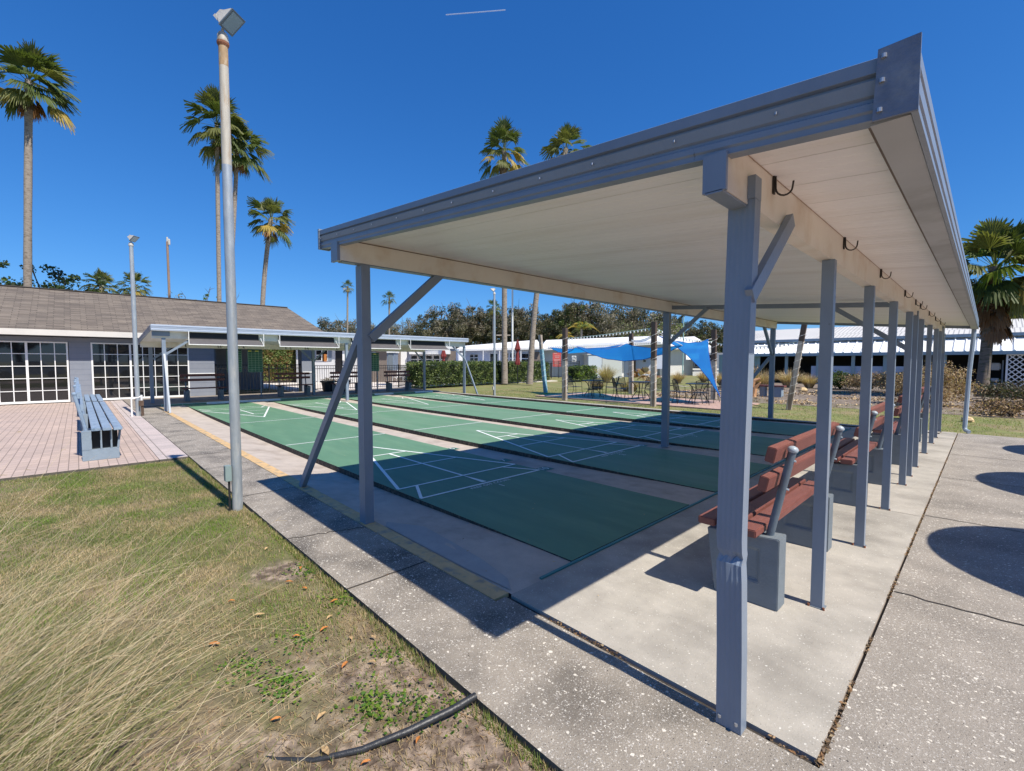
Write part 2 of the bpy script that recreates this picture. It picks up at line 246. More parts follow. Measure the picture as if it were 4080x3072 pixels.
# ------------------------------------------------------------------ mesh helpers
def tag(o, label=None, cat=None, group=None, kind=None):
    if label: o['label'] = label
    if cat: o['category'] = cat
    if group: o['group'] = group
    if kind: o['kind'] = kind
    return o
def empty(name, loc, rz=0.0, label=None, cat=None, group=None):
    o = bpy.data.objects.new(name, None); COL.objects.link(o); o.location = loc; o.rotation_euler = (0, 0, rz); o.empty_display_size = .1
    return tag(o, label, cat, group)
def worldloc(o):
    v = Vector((0, 0, 0))
    while o: v = v + Vector(o.location); o = o.parent
    return v
class MB:
    def __init__(s): s.v = []; s.f = []; s.mi = []; s.cur = 0
    def add(s, vs, fs):
        k = len(s.v); s.v += [tuple(a) for a in vs]; s.f += [tuple(i+k for i in f) for f in fs]; s.mi += [s.cur]*len(fs); return s
    def box(s, x0, x1, y0, y1, z0, z1):
        x0, x1 = min(x0, x1), max(x0, x1); y0, y1 = min(y0, y1), max(y0, y1); z0, z1 = min(z0, z1), max(z0, z1)
        return s.add([(x0,y0,z0),(x1,y0,z0),(x1,y1,z0),(x0,y1,z0),(x0,y0,z1),(x1,y0,z1),(x1,y1,z1),(x0,y1,z1)], [(0,3,2,1),(4,5,6,7),(0,1,5,4),(1,2,6,5),(2,3,7,6),(3,0,4,7)])
    def hexa(s, p): # 8 points, bottom ring then top ring
        return s.add(p, [(0,3,2,1),(4,5,6,7),(0,1,5,4),(1,2,6,5),(2,3,7,6),(3,0,4,7)])
    def beam(s, a, b, w, h, side=None):
        a = Vector(a); b = Vector(b); d = (b-a).normalized()
        sd = Vector(side) if side is not None else d.cross(Vector((0, 0, 1)))
        if sd.length < 1e-4: sd = Vector((1, 0, 0))
        sd = (sd - d*sd.dot(d)).normalized(); u2 = sd.cross(d).normalized()
        p = [q + sd*x*w/2 + u2*y*h/2 for q in (a, b) for x, y in ((-1,-1),(1,-1),(1,1),(-1,1))]
        return s.hexa(p)
    def tube(s, pts, r, n=8, cap=True):
        pts = [Vector(p) for p in pts]; rs = r if isinstance(r, (list, tuple)) else [r]*len(pts); k = len(s.v); vs = []; fs = []
        ref = Vector((0, 0, 1)) if abs((pts[-1]-pts[0]).normalized().z) < .9 else Vector((1, 0, 0))
        for i, p in enumerate(pts):
            d = (pts[min(i+1, len(pts)-1)] - pts[max(i-1, 0)]).normalized(); a = d.cross(ref).normalized(); b = d.cross(a)
            for j in range(n):
                t = 2*math.pi*j/n; vs.append(p + a*math.cos(t)*rs[i] + b*math.sin(t)*rs[i])
        for i in range(len(pts)-1):
            for j in range(n): j2 = (j+1) % n; fs.append((i*n+j, i*n+j2, (i+1)*n+j2, (i+1)*n+j))
        if cap: fs.append(tuple(range(n-1, -1, -1))); fs.append(tuple((len(pts)-1)*n+j for j in range(n)))
        return s.add(vs, fs)
    def lathe(s, c, prof, n=12):
        c = Vector(c); vs = []; fs = []
        for (r, z) in prof:
            for j in range(n): t = 2*math.pi*j/n; vs.append(c + Vector((r*math.cos(t), r*math.sin(t), z)))
        for i in range(len(prof)-1):
            for j in range(n): j2 = (j+1) % n; fs.append((i*n+j, i*n+j2, (i+1)*n+j2, (i+1)*n+j))
        fs.append(tuple(range(n-1, -1, -1))); fs.append(tuple((len(prof)-1)*n+j for j in range(n)))
        return s.add(vs, fs)
    def extr(s, prof, a, b, ox, oz):
        """closed 2-D profile (o, h) swept from a to b, o along ox and h along oz"""
        a = Vector(a); b = Vector(b); ox = Vector(ox); oz = Vector(oz); n = len(prof)
        vs = [q + ox*o + oz*h for q in (a, b) for o, h in prof]
        fs = [(i, (i+1) % n, n+(i+1) % n, n+i) for i in range(n)] + [tuple(range(n-1, -1, -1)), tuple(range(n, 2*n))]
        return s.add(vs, fs)
    def quad(s, a, b, c, d): return s.add([a, b, c, d], [(0, 1, 2, 3)])
    def build(s, name, mats, parent=None, smooth=False, local=False, bevel=0):
        me = bpy.data.meshes.new(name); o = bpy.data.objects.new(name, me); COL.objects.link(o)
        off = Vector((0, 0, 0))
        if parent is not None and not local: off = worldloc(parent)
        me.from_pydata([tuple(Vector(v)-off) for v in s.v], [], s.f)
        for m in (mats if isinstance(mats, (list, tuple)) else [mats]): me.materials.append(m)
        me.polygons.foreach_set('material_index', s.mi)
        if smooth: me.polygons.foreach_set('use_smooth', [True]*len(me.polygons))
        me.update()
        import bmesh
        bm = bmesh.new(); bm.from_mesh(me); bmesh.ops.recalc_face_normals(bm, faces=bm.faces)
        if bevel: bmesh.ops.bevel(bm, geom=bm.edges[:], offset=bevel, segments=2, affect='EDGES', clamp_overlap=True)
        bm.to_mesh(me); bm.free()
        if smooth and bevel == 0:
            try: me.set_sharp_from_angle(angle=math.radians(40))
            except Exception: pass
        if parent is not None: o.parent = parent
        return o
def npmesh(name, V, n, mats, midx, parent=None, smooth=False):
    """V (faces*n,3) separate n-gons"""
    V = np.asarray(V, dtype=np.float32).reshape(-1, 3)
    if parent is not None: V = V - np.array(worldloc(parent), dtype=np.float32)
    nf = len(V)//n; me = bpy.data.meshes.new(name); me.vertices.add(len(V)); me.vertices.foreach_set('co', V.ravel())
    me.loops.add(nf*n); me.loops.foreach_set('vertex_index', np.arange(nf*n, dtype=np.int32))
    me.polygons.add(nf); me.polygons.foreach_set('loop_start', np.arange(0, nf*n, n, dtype=np.int32)); me.polygons.foreach_set('loop_total', np.full(nf, n, dtype=np.int32))
    for m in mats: me.materials.append(m)
    me.polygons.foreach_set('material_index', np.asarray(midx, dtype=np.int32)); me.update(calc_edges=True); me.validate()
    o = bpy.data.objects.new(name, me); COL.objects.link(o)
    if parent is not None: o.parent = parent
    return o
def copy_tree(o, parent=None, loc=None, rz=None, label=None, scale=None):
    c = o.copy(); COL.objects.link(c); c.parent = parent
    if loc is not None: c.location = loc
    if rz is not None: c.rotation_euler = (0, 0, rz)
    if scale is not None: c.scale = scale
    if label: c['label'] = label
    for ch in list(o.children): copy_tree(ch, c)
    return c
def each(name, m, parent, items, fn, **k):
    for it in items:
        b = MB(); fn(b, it); b.build(name, m, parent, **k)
def struct(o): o['kind'] = 'structure'; return o

def leaves(rng, C, size, aspect=.6, flat=0.0):
    """random leaf quads (N,4,3) about centres C"""
    N = len(C); a = rng.normal(size=(N, 3)); a /= np.linalg.norm(a, axis=1)[:, None]
    b = rng.normal(size=(N, 3)); b[:, 2] *= (1-flat); a[:, 2] *= (1-flat); a /= np.linalg.norm(a, axis=1)[:, None]
    b -= a*(a*b).sum(1)[:, None]; b /= np.linalg.norm(b, axis=1)[:, None]
    s = size*rng.uniform(.6, 1.3, N)[:, None]
    a = a*s*.5; b = b*s*.5*aspect
    return np.stack([C-a, C+b, C+a, C-b], 1)

# ================================================================== THE GROUND
def sheet(name, m, x0, x1, y0, y1, z):
    b = MB(); b.quad((x0, y0, z), (x1, y0, z), (x1, y1, z), (x0, y1, z)); return struct(b.build(name, m))
def slab(name, m, x0, x1, y0, y1, z0, z1, side=None, bevel=0):
    b = MB(); b.box(x0, x1, y0, y1, z0, z1)
    if side: b.mi = [1, 0, 1, 1, 1, 1]
    return struct(b.build(name, [m, side] if side else m, bevel=bevel))
b = MB()
for (x0, x1, y0, y1) in ((-1500, 1500, -600, -1.0), (-1500, 1500, 9.7, 3000), (-1500, -8.21, -1.0, 9.7), (7.97, 1500, -1.0, 9.7)): b.quad((x0, y0, -.075), (x1, y0, -.075), (x1, y1, -.075), (x0, y1, -.075))
b.box(-8.3, 8.0, -1.0, 9.72, -.32, -.30)
struct(b.build('ground', M['far_lawn']))
sheet('lawn', M['lawn_ground'], 1.72, 16, -16, -1.25, -0.036)
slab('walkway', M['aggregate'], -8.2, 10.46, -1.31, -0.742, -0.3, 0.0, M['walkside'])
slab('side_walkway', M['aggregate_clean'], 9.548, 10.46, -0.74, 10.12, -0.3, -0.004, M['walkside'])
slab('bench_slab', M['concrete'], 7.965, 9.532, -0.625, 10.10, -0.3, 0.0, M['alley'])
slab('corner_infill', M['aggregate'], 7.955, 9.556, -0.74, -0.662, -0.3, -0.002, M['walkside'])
sheet('joint_soil', M['crack'], 7.8, 9.58, -0.68, 10.1, -0.022)
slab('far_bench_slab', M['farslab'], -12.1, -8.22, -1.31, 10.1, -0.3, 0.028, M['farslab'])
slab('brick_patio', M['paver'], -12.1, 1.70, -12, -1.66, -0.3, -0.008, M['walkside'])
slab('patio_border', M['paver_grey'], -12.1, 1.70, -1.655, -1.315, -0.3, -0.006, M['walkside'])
slab('side_paving', M['redpaver'], 10.47, 15, -6, 9.3, -0.3, -0.02)
slab('pool_deck', M['deck'], -34, -12.75, 4.95, 24, -0.3, -0.02)
slab('shade_patio', M['redpaver'], -3.4, 4.45, 11.62, 14.7, -0.3, -0.03)
sheet('mulch_bed', M['mulch'], -1.0, 18, 15.2, 34.3, -0.068)
def strip(name, m, pts, w, z):
    b = MB()
    for i in range(len(pts)-1):
        a = Vector((*pts[i], z)); c = Vector((*pts[i+1], z)); d = (c-a).normalized(); s = Vector((-d.y, d.x, 0))*w/2
        b.quad(a-s, c-s, c+s, a+s)
    return struct(b.build(name, m))
rj = random.Random(5)
def wob(a, b, n, amp):
    return [(a[0]+(b[0]-a[0])*i/n + (rj.uniform(-amp, amp) if 0 < i < n else 0), a[1]+(b[1]-a[1])*i/n + (rj.uniform(-amp, amp) if 0 < i < n else 0)) for i in range(n+1)]
for uj in (7.218, 4.584, 1.72, -1.33, -4.4): strip('walkway_joint', M['crack'], wob((uj, -1.31), (uj, -.742), 8, .004), .014, .003)
strip('walkway_crack', M['crack'], wob((6.12, -1.31), (6.30, -.742), 14, .022), .010, .003)
for vj in (1.10, 3.1, 5.1, 7.1, 8.8): strip('walkway_joint', M['crack'], wob((9.556, vj), (10.46, vj+.04), 12, .012), .012, .0)
strip('slab_joint', M['walkside'], wob((7.965, 3.0), (9.53, 3.02), 8, .004), .006, .003)
strip('slab_joint', M['walkside'], wob((7.965, 6.2), (9.53, 6.2), 8, .004), .006, .003)

# gutters between the lanes: concrete that dips towards the middle
LW = 1.8288; LV = (0.0, 2.46, 4.915, 7.34); LU = 7.925
def dip(u): return -0.006 - 0.070*(1-min(1.0, abs(u/7.4))**3.2)
b = MB(); N = 48; us = [-8.2 + (7.962+8.2)*i/N for i in range(N+1)]
for i in range(N):
    b.quad((us[i], -.618, -.001), (us[i+1], -.618, -.001), (us[i+1], -.12, dip(us[i+1])), (us[i], -.12, dip(us[i])))
    b.quad((us[i], -.12, dip(us[i])), (us[i+1], -.12, dip(us[i+1])), (us[i+1], 9.62, dip(us[i+1])), (us[i], 9.62, dip(us[i])))
struct(b.build('court_gutters', M['alley'], smooth=True))
for k, v0 in enumerate(LV):
    b = MB(); b.box(-LU, LU, v0, v0+LW, -0.2, 0.004); b.mi = [1, 0, 1, 1, 1, 1]
    lane = struct(b.build('court_lane', [M['green'] if k in (0, 3) else M['green_pale'], M['slabside']]))
    b = MB(); z = 0.0085; w = .034
    def ln(u1, v1, u2, v2, w1=w, w2=None):
        a = Vector((u1, v0+v1, z)); c = Vector((u2, v0+v2, z)); d = (c-a).normalized(); s = Vector((-d.y, d.x, 0)); w2 = w1 if w2 is None else w2
        b.quad(a-s*w1/2, c-s*w2/2, c+s*w2/2, a+s*w1/2)
    f = .3048
    for s in (1, -1):
        ln(6*f*s, .01, 6*f*s, LW-.01); ln(18*f*s, .02, 18*f*s, LW-.02); ln(19.5*f*s, .02, 19.5*f*s, LW-.02)
        ln(9*f*s, LW/2, 18*f*s, .03, .04); ln(9*f*s, LW/2, 18*f*s, LW-.03, .04)
        ln(12*f*s, 2*f, 12*f*s, 4*f); ln(15*f*s, f, 15*f*s, 5*f); ln(12*f*s, LW/2, 18*f*s, LW/2)
        ln(18*f*s, LW/2, 19.35*f*s, LW/2, .006, .07)
        ln(18*f*s, .26, 19.5*f*s, .03); ln(18*f*s, LW-.26, 19.5*f*s, LW-.03)
    b.v = [(x, y, z + i % 4 * 0 + (i//4) * 0.00004) for i, (x, y, z) in enumerate(b.v)]
    b.build('court_lines', M['line'], lane)
def textobj(s, size, loc, rot, m, name, parent, thick=0.0, sx=1.0):
    c = bpy.data.curves.new('t', 'FONT'); c.body = s; c.size = size; c.align_x = 'CENTER'; c.extrude = thick; c.resolution_u = 2
    t = bpy.data.objects.new('t', c); COL.objects.link(t); dg = bpy.context.evaluated_depsgraph_get()
    me = bpy.data.meshes.new_from_object(t.evaluated_get(dg)); bpy.data.objects.remove(t)
    Mx = Matrix.Translation(Vector(loc) - (worldloc(parent) if parent else Vector())) @ rot @ Matrix.Diagonal((sx, 1, 1, 1)); me.transform(Mx); me.materials.clear(); me.materials.append(m)
    o = bpy.data.objects.new(name, me); COL.objects.link(o); o.parent = parent; return o
RU = Matrix(((0, -1, 0, 0), (1, 0, 0, 0), (0, 0, 1, 0), (0, 0, 0, 1)))       # text reads from the near benches: x -> +v, y -> -u
lanes = [o for o in COL.objects if o.name.startswith('court_lane')]
for k, v0 in enumerate(LV):
    L = lanes[k]
    textobj('KEEP OFF COURT', .082, (6.045, v0+LW/2, .0088), RU, M['line'], 'lettering', L, sx=.92)
    textobj(str(k+1), .14, (6.19, v0+LW/2+.05, .0088), RU, M['line'], 'lane_number', L)
# score markers painted in the gutters
for k, v0 in enumerate(LV[:3]):
    for u, s in ((3.70, '10'), (5.02, '7'), (5.82, '10')):
        zz = dip(u)
        g_ = strip('score_marker', M['board_green'], [(u-.09, v0+LW+.19), (u+.09, v0+LW+.19)], .26, zz+.006)
        textobj(s, .17, (u+.055, v0+LW+.19, zz+.011), RU, M['line'], 'score_number', g_)
b = MB(); b.box(-8.05, 7.94, -.738, -.622, -0.25, 0.003); struct(b.build('yellow_kerb', M['yellow']))
b = MB(); b.box(7.942, 7.962, -.35, 9.3, -.1, .010); struct(b.build('edge_strip', M['teal']))
b = MB(); b.box(-8.2, 9.3, 9.62, 9.86, -.3, .02); b.mi = [1, 0, 1, 1, 1, 1]; struct(b.build('far_kerb', [M['concrete'], M['slabside']]))
b = MB(); rr = random.Random(3)
yy = -.6
while yy < 9.5:
    ln_ = rr.uniform(.35, 1.2); b.cur = 0 if any(abs(yy+ln_/2-(v0+LW+.3)) < .45 for v0 in LV) or rr.random() < .12 else 1
    b.box(-8.22, -8.08, yy+.006, min(9.6, yy+ln_)-.006, -.1, .055 if b.cur == 0 else .052); yy += ln_
struct(b.build('court_end_kerb', [M['white'], M['green_pale']], bevel=.006))
# patched cement where the gutter meets the yellow kerb
b = MB(); pp = [(6.3, -.55), (6.6, -.36), (7.1, -.40), (7.5, -.44), (7.8, -.50), (7.93, -.59), (7.5, -.612), (6.4, -.612)]
b.add([(x, y, .004+(dip(x)+.001)*(y+.618)/.498*1.0) for x, y in pp], [tuple(range(len(pp)))]); struct(b.build('cement_patch', mat('cement_patch', (.36, .35, .33), .85, .12, 6, .3, 60)))

# ================================================================== NEAR PAVILION
def metalprofile(hh, dep=.012):
    """ribbed fascia: closed profile (out, up) with two raised bands"""
    return [(0, 0), (.016, 0), (.016, hh*.10), (.022, hh*.14), (.022, hh*.26), (.012, hh*.30), (.012, hh*.36), (.020, hh*.40), (.030, hh*.62), (.016, hh*.645), (.016, hh*.70), (.030, hh*.735), (.030, hh*.97), (.022, hh), (0, hh)]
def hookmesh(u, v, z, s=1):
    b = MB(); pts = [(u, v, z+.075), (u+.008, v, z+.065), (u+.010, v, z)]
    pts += [(u+.010+.026*(1-math.cos(t)), v+.012*(1-math.cos(t)), z-.030*math.sin(t)) for t in [math.pi*i/8 for i in range(1, 9)]]
    pts += [(u+.064, v+.026, z+.022)]
    b.tube(pts, .0036*s, 6); b.box(u, u+.006, v-.010, v+.010, z-.02, z+.10)
    return b
def post(b, x0, x1, y0, y1, z0, z1, ribs=4, face='-y'):
    """square aluminium column with raised flutes on one face; b an MB"""
    w = (x1-x0)
    if face == '-y':
        prof = []
        for i in range(ribs*2+1):
            x = x0 + .008 + (w-.016)*i/(ribs*2); prof.append((x, y0 + (0.0 if i % 2 == 0 else .002)))
        vs = [(x0, y1), (x0, y0)] + [(x, y) for x, y in prof[1:-1]] + [(x1, y0), (x1, y1)]
        n = len(vs); b.add([(x, y, z0) for x, y in vs] + [(x, y, z1) for x, y in vs], [(i, (i+1) % n, n+(i+1) % n, n+i) for i in range(n)] + [tuple(range(n)), tuple(range(2*n-1, n-1, -1))])
    else: b.box(x0, x1, y0, y1, z0, z1)
pav = empty('open_pavilion', (7.9, 4.6, 0), 0, 'near open shelter on slate blue posts roofing the benches and the near court ends', 'pavilion')
VF, VB = -0.90, 10.16                    # front and back of the roof
ZL, ZR, UL, UR = 2.378, 2.040, 5.90, 9.752   # underside at high and low edge
def zu(u): return ZL + (ZR-ZL)*(u-UL)/(UR-UL)
slope = Vector((UR-UL, 0, ZR-ZL)).normalized(); upn = Vector((-slope.z, 0, slope.x))
# roof deck
b = MB(); t = .148
b.hexa([(UL+.01, VF, ZL+.09), (UR-.03, VF, ZR+.09), (UR-.03, VB, ZR+.09), (UL+.01, VB, ZL+.09), (UL+.01, VF, ZL+t), (UR-.03, VF, ZR+t), (UR-.03, VB, ZR+t), (UL+.01, VB, ZL+t)])
roof = b.build('roof', M['white_roof'], pav)
# ceiling: interlocking cream panels running down the slope
b = MB(); v = VF+.004; i = 0
while v < VB-.02:
    w = .302; e = min(v+w-.005, VB-.004)
    # flat panel with three shallow ribs
    pr = [(0, 0)]
    for q in range(1, 4):
        c = (e-v)*q/4; pr += [(c-.006, 0), (c-.003, .0018), (c+.003, .0018), (c+.006, 0)]
    pr += [(e-v, 0), (e-v, .02), (0, .02)]
    b.extr(pr, (UL+.02, v, ZL+.052), (9.655, v, zu(9.655)+.052), (0, 1, 0), (0, 0, 1)); v += w; i += 1
b.build('ceiling', M['cream'], pav)
b = MB(); b.hexa([(UL+.02, VF+.003, ZL+.074), (9.66, VF+.003, zu(9.66)+.074), (9.66, VB-.003, zu(9.66)+.074), (UL+.02, VB-.003, ZL+.074), (UL+.02, VF+.003, ZL+.078), (9.66, VF+.003, zu(9.66)+.078), (9.66, VB-.003, zu(9.66)+.078), (UL+.02, VB-.003, ZL+.078)])
b.build('ceiling_seams', M['seam'], pav)
# fascias
for nm, vv, sg in (('front_fascia', VF, -1), ('back_fascia', VB, 1)):
    b = MB(); b.extr(metalprofile(.152), (UL-.005, vv, ZL-.002), (UR-.002, vv, ZR-.002), (0, sg, 0), (0, 0, 1)); fas = b.build(nm, M['slate'], pav)
    if sg < 0:
        b = MB(); b.hexa([(UL, VF-.018, ZL-.006), (9.66, VF-.018, zu(9.66)-.006), (9.66, VF+.03, zu(9.66)-.006), (UL, VF+.03, ZL-.006), (UL, VF-.018, ZL-.003), (9.66, VF-.018, zu(9.66)-.003), (9.66, VF+.03, zu(9.66)-.003), (UL, VF+.03, ZL-.003)])
        b.build('drip_edge', M['slate'], fas)
        for q in range(14):
            u = UL+.04 + .30*q**1.02 + (.03 if q % 3 else 0)
            if u < UR-.15: b = MB(); b.lathe((u, VF-.031, zu(u)+.075), [(.0036, -.004), (.0036, .004)], 6); b.build('screw', M['screw'], fas)
        for dz in (.02, .08, .14): b = MB(); b.lathe((UL+.015, VF-.036, ZL+dz), [(.004, -.004), (.004, .004)], 6); b.build('screw', M['screw'], fas)
b = MB(); b.box(UL-.012, UL+.012, VF-.036, VF+.06, ZL-.012, ZL+.158)
b.build('left_end_cap', M['slate'], pav)
b = MB(); b.extr(metalprofile(.150), (UL-.004, VF+.062, ZL), (UL-.004, VB-.01, ZL), (-1, 0, 0), (0, 0, 1)); b.build('high_fascia', M['slate'], pav)
# low side: box gutter with ribbed bright face
b = MB(); b.box(9.655, UR-.014, VF+.004, VB-.004, ZR-.004, ZR+.012); gut = b.build('gutter', M['gutter_pan'], pav)
b = MB(); gp = [(0, 0), (.014, 0), (.014, .018), (-.006, .030), (-.006, .050), (.012, .056), (.012, .094), (-.008, .104), (-.008, .124), (.010, .130), (.010, .166), (0, .166)]
b.extr(gp, (UR-.012, VF-.028, ZR-.008), (UR-.012, VB+.02, ZR-.008), (1, 0, 0), (0, 0, 1)); b.build('gutter_face', M['slate'], gut)
b = MB(); b.hexa([(9.665, VF-.041, ZR-.010), (UR+.004, VF-.041, ZR-.014), (UR+.004, VF-.032, ZR-.014), (9.665, VF-.032, ZR-.010), (9.672, VF-.041, ZR+.168), (UR+.004, VF-.041, ZR+.170), (UR+.004, VF-.032, ZR+.170), (9.672, VF-.032, ZR+.168)])
brk = b.build('corner_plate', mat('bare_slate_plate', (.15, .185, .25), .55, .25, 14, .3, 60, col2=(.22, .25, .29), c2scale=10), pav)
each('screw', M['screw'], brk, ((9.685, ZR+.145), (9.683, ZR+.085), (9.68, ZR+.012)), lambda b, t: b.lathe((t[0], VF-.044, t[1]), [(.006, -.005), (.006, .005)], 8))
# downspout at the far low corner
b = MB(); b.tube([(9.69, 10.17, ZR+.02), (9.69, 10.17, 1.9), (9.655, 10.19, 1.2), (9.63, 10.19, .10), (9.645, 10.16, .055), (9.70, 10.10, .03)], .036, 8)
b.build('downspout', mat('downspout_blue', (.30, .37, .45), .4, .08, 6), pav, smooth=True)
# beams
b = MB(); b.box(9.222, 9.284, VF+.002, VB-.06, 1.965, 2.166); bm_ = b.build('beam', M['cream_beam'], pav)
b = MB(); b.box(9.215, 9.291, VF-.030, VF-.0145, 1.962, 2.085); b.box(9.225, 9.281, VF-.03, -.58, 1.957, 1.9645); b.build('beam_cap', M['slate'], bm_)
b = MB(); b.box(6.155, 6.255, VF-.004, VB-.06, 2.225, 2.425); bl_ = b.build('beam', M['cream_beam'], pav)
b = MB(); b.box(6.138, 6.262, VF-.028, VF-.0045, 2.218, 2.37); b.box(6.165, 6.245, VF+.02, VB-.1, 2.217, 2.2245); b.build('beam_cap', M['slate'], bl_)
b = MB(); b.box(9.2845, 9.2865, VF+.02, VB-.07, 2.130, 2.133); b.build('beam_seam', mat('soft_seam', (.42, .33, .25), .8), bm_)
b = MB(); b.box(6.2555, 6.259, VF+.02, VB-.07, 2.388, 2.394); b.build('beam_seam', M['boots'], bl_)
b = MB(); b.box(9.646, 9.6545, VF+.01, VB-.01, ZR+.004, ZR+.012); b.build('gutter_seam', M['seam'], gut)
# crossbar with its braces half way
b = MB(); b.beam((6.257, 4.70, 2.30), (9.22, 4.70, 2.085), .05, .06); b.build('crossbar', M['slate'], pav)
for a, c in (((6.24, 4.64, 1.72), (6.85, 4.66, 2.24)), ((9.24, 4.70, 1.55), (8.45, 4.70, 2.13))):
    b = MB(); b.beam(a, c, .04, .055); b.build('brace', M['slate'], pav)
# right hand posts; the first is dented and leaning
def bentpost():
    b = MB(); zs = [0, .30, .58, .64, .665, .69, .74, 1.1, 1.6, 1.98]
    off = {0: (0, 0), .30: (.004, 0), .58: (.012, .002), .64: (.014, .004), .665: (.006, .012), .69: (.013, .006), .74: (.016, .003), 1.1: (.012, 0), 1.6: (.006, 0), 1.98: (0, 0)}
    k = 10; rings = []
    for z in zs:
        ox, oy = off[z]; w = .092; pin = .010 if z == .665 else (.003 if .6 < z < .72 else 0)
        x0, x1, y0, y1 = 9.218-ox, 9.218+w-ox-pin, -.716+oy, -.660+oy
        ring = [(x0, y1), (x0, y0)]
        for i in range(1, k): ring.append((x0+(x1-x0)*i/k, y0 + (.0015 if i % 2 else 0) + (pin*1.1 if i > 5 else 0)))
        ring += [(x1, y0+pin), (x1, y1)]
        rings.append([(x, y, z+(.006*math.sin(i*1.7) if z == .665 else 0)) for i, (x, y) in enumerate(ring)])
    n = len(rings[0]); vs = [p for r in rings for p in r]
    fs = [(j*n+i, j*n+(i+1) % n, (j+1)*n+(i+1) % n, (j+1)*n+i) for j in range(len(zs)-1) for i in range(n)] + [tuple(range(n)), tuple(range(len(vs)-1, len(vs)-n-1, -1))]
    b.add(vs, fs); b.box(9.285, 9.311, -.722, -.66, 1.9805, 2.06); return b
pfront = bentpost().build('post', M['slate'], pav); tag(pfront, 'dented and slightly bent front corner post')
each('screw', M['screw'], pfront, ((9.232, .035), (9.293, .035)), lambda b, t: b.lathe((t[0], -.719, t[1]), [(.006, -.005), (.006, .005)], 8))

for i, v in enumerate((.56, 1.81, 3.06, 4.31, 4.90, 5.60, 6.90, 8.15, 9.0, 9.98)):
    b = MB(); b.box(9.243, 9.302, v-.026, v+.026, .004, 1.962); p = b.build('post', M['slate'], pav)
    b = MB(); b.box(9.234, 9.311, v-.034, v+.034, 0, .0045); b.build('base_plate', M['block'], p)
    each('anchor_bolt', M['rust'], p, (9.236, 9.309), lambda b, sx: b.lathe((sx, v-.031, .008), [(.007, -.008), (.006, .007)], 6))
b = MB(); b.beam((9.292, 4.93, 1.55), (9.292, 4.93, 2.02), .012, .05); b.build('splice_plate', M['slate'], pav)
b = MB(); b.beam(PU(1620, 640, 9.30), PU(1708, 476, 9.30), .026, .055, side=(1, 0, 0)); b.build('brace', M['slate'], pav)
b = MB(); b.beam((9.285, 9.85, 1.6), (9.285, 9.3, 2.05), .05, .06, side=(1, 0, 0)); b.build('brace', M['slate'], pav)
# left hand posts standing by the courts
for v in (-.68, 4.64, 10.03):
    b = MB(); post(b, 6.14, 6.245, v-.04, v+.04, -.02 if v > 0 else .002, 2.216); b.build('post', M['slate'], pav)
for a, c in (((6.24, -.645, 1.60), (6.22, .16, 2.30)), ((6.13, -.68, 1.64), (4.60, -.68, 0.0)), ((6.13, 10.03, 1.5), (5.0, 10.03, 0.0)), ((6.20, 9.96, 1.6), (6.20, 9.35, 2.24))):
    b = MB(); b.beam(a, c, .052, .075, side=(0, 1, 0) if abs(a[1]-c[1]) < .1 else (1, 0, 0)); b.build('brace', M['slate'], pav)
for v in (-.45, .82, 2.14, 3.66, 4.65, 5.19, 6.42, 7.56, 8.7): hookmesh(9.285, v, 2.085).build('hook', M['hook'], pav)

# ================================================================== BENCHES
def bench_legmesh(front, back, y0, y1, z=.412, recess=True):
    """tapered concrete leg; front = x of the seat edge side, back = x of the back side (bottom a little narrower)"""
    b = MB(); s = 1 if back > front else -1
    a0, a1 = front+.11*s, back-.10*s; e = .016; d = .014
    vs = [(front+.05*s, y0, 0), (back, y0, 0), (back, y1, 0), (front+.05*s, y1, 0), (front, y0, z-.03), (back, y0, z), (back, y1, z), (front, y1, z-.03)]
    fs = [(0, 3, 2, 1), (4, 5, 6, 7), (1, 2, 6, 5), (3, 0, 4, 7)]
    for yy, sg, c in ((y0, 1, (0, 1, 5, 4)), (y1, -1, (3, 2, 6, 7))):
        k = len(vs); vs += [(a0, yy, .13), (a1, yy, .13), (a1, yy, .33), (a0, yy, .33)]+[(a0+e*s, yy+d*sg, .13+e), (a1-e*s, yy+d*sg, .13+e), (a1-e*s, yy+d*sg, .33-e), (a0+e*s, yy+d*sg, .33-e)]
        for i in range(4): j = (i+1) % 4; fs += [(c[i], c[j], k+j, k+i), (k+i, k+j, k+4+j, k+4+i)]
        fs.append((k+4, k+5, k+6, k+7))
    b.add(vs, fs); return b
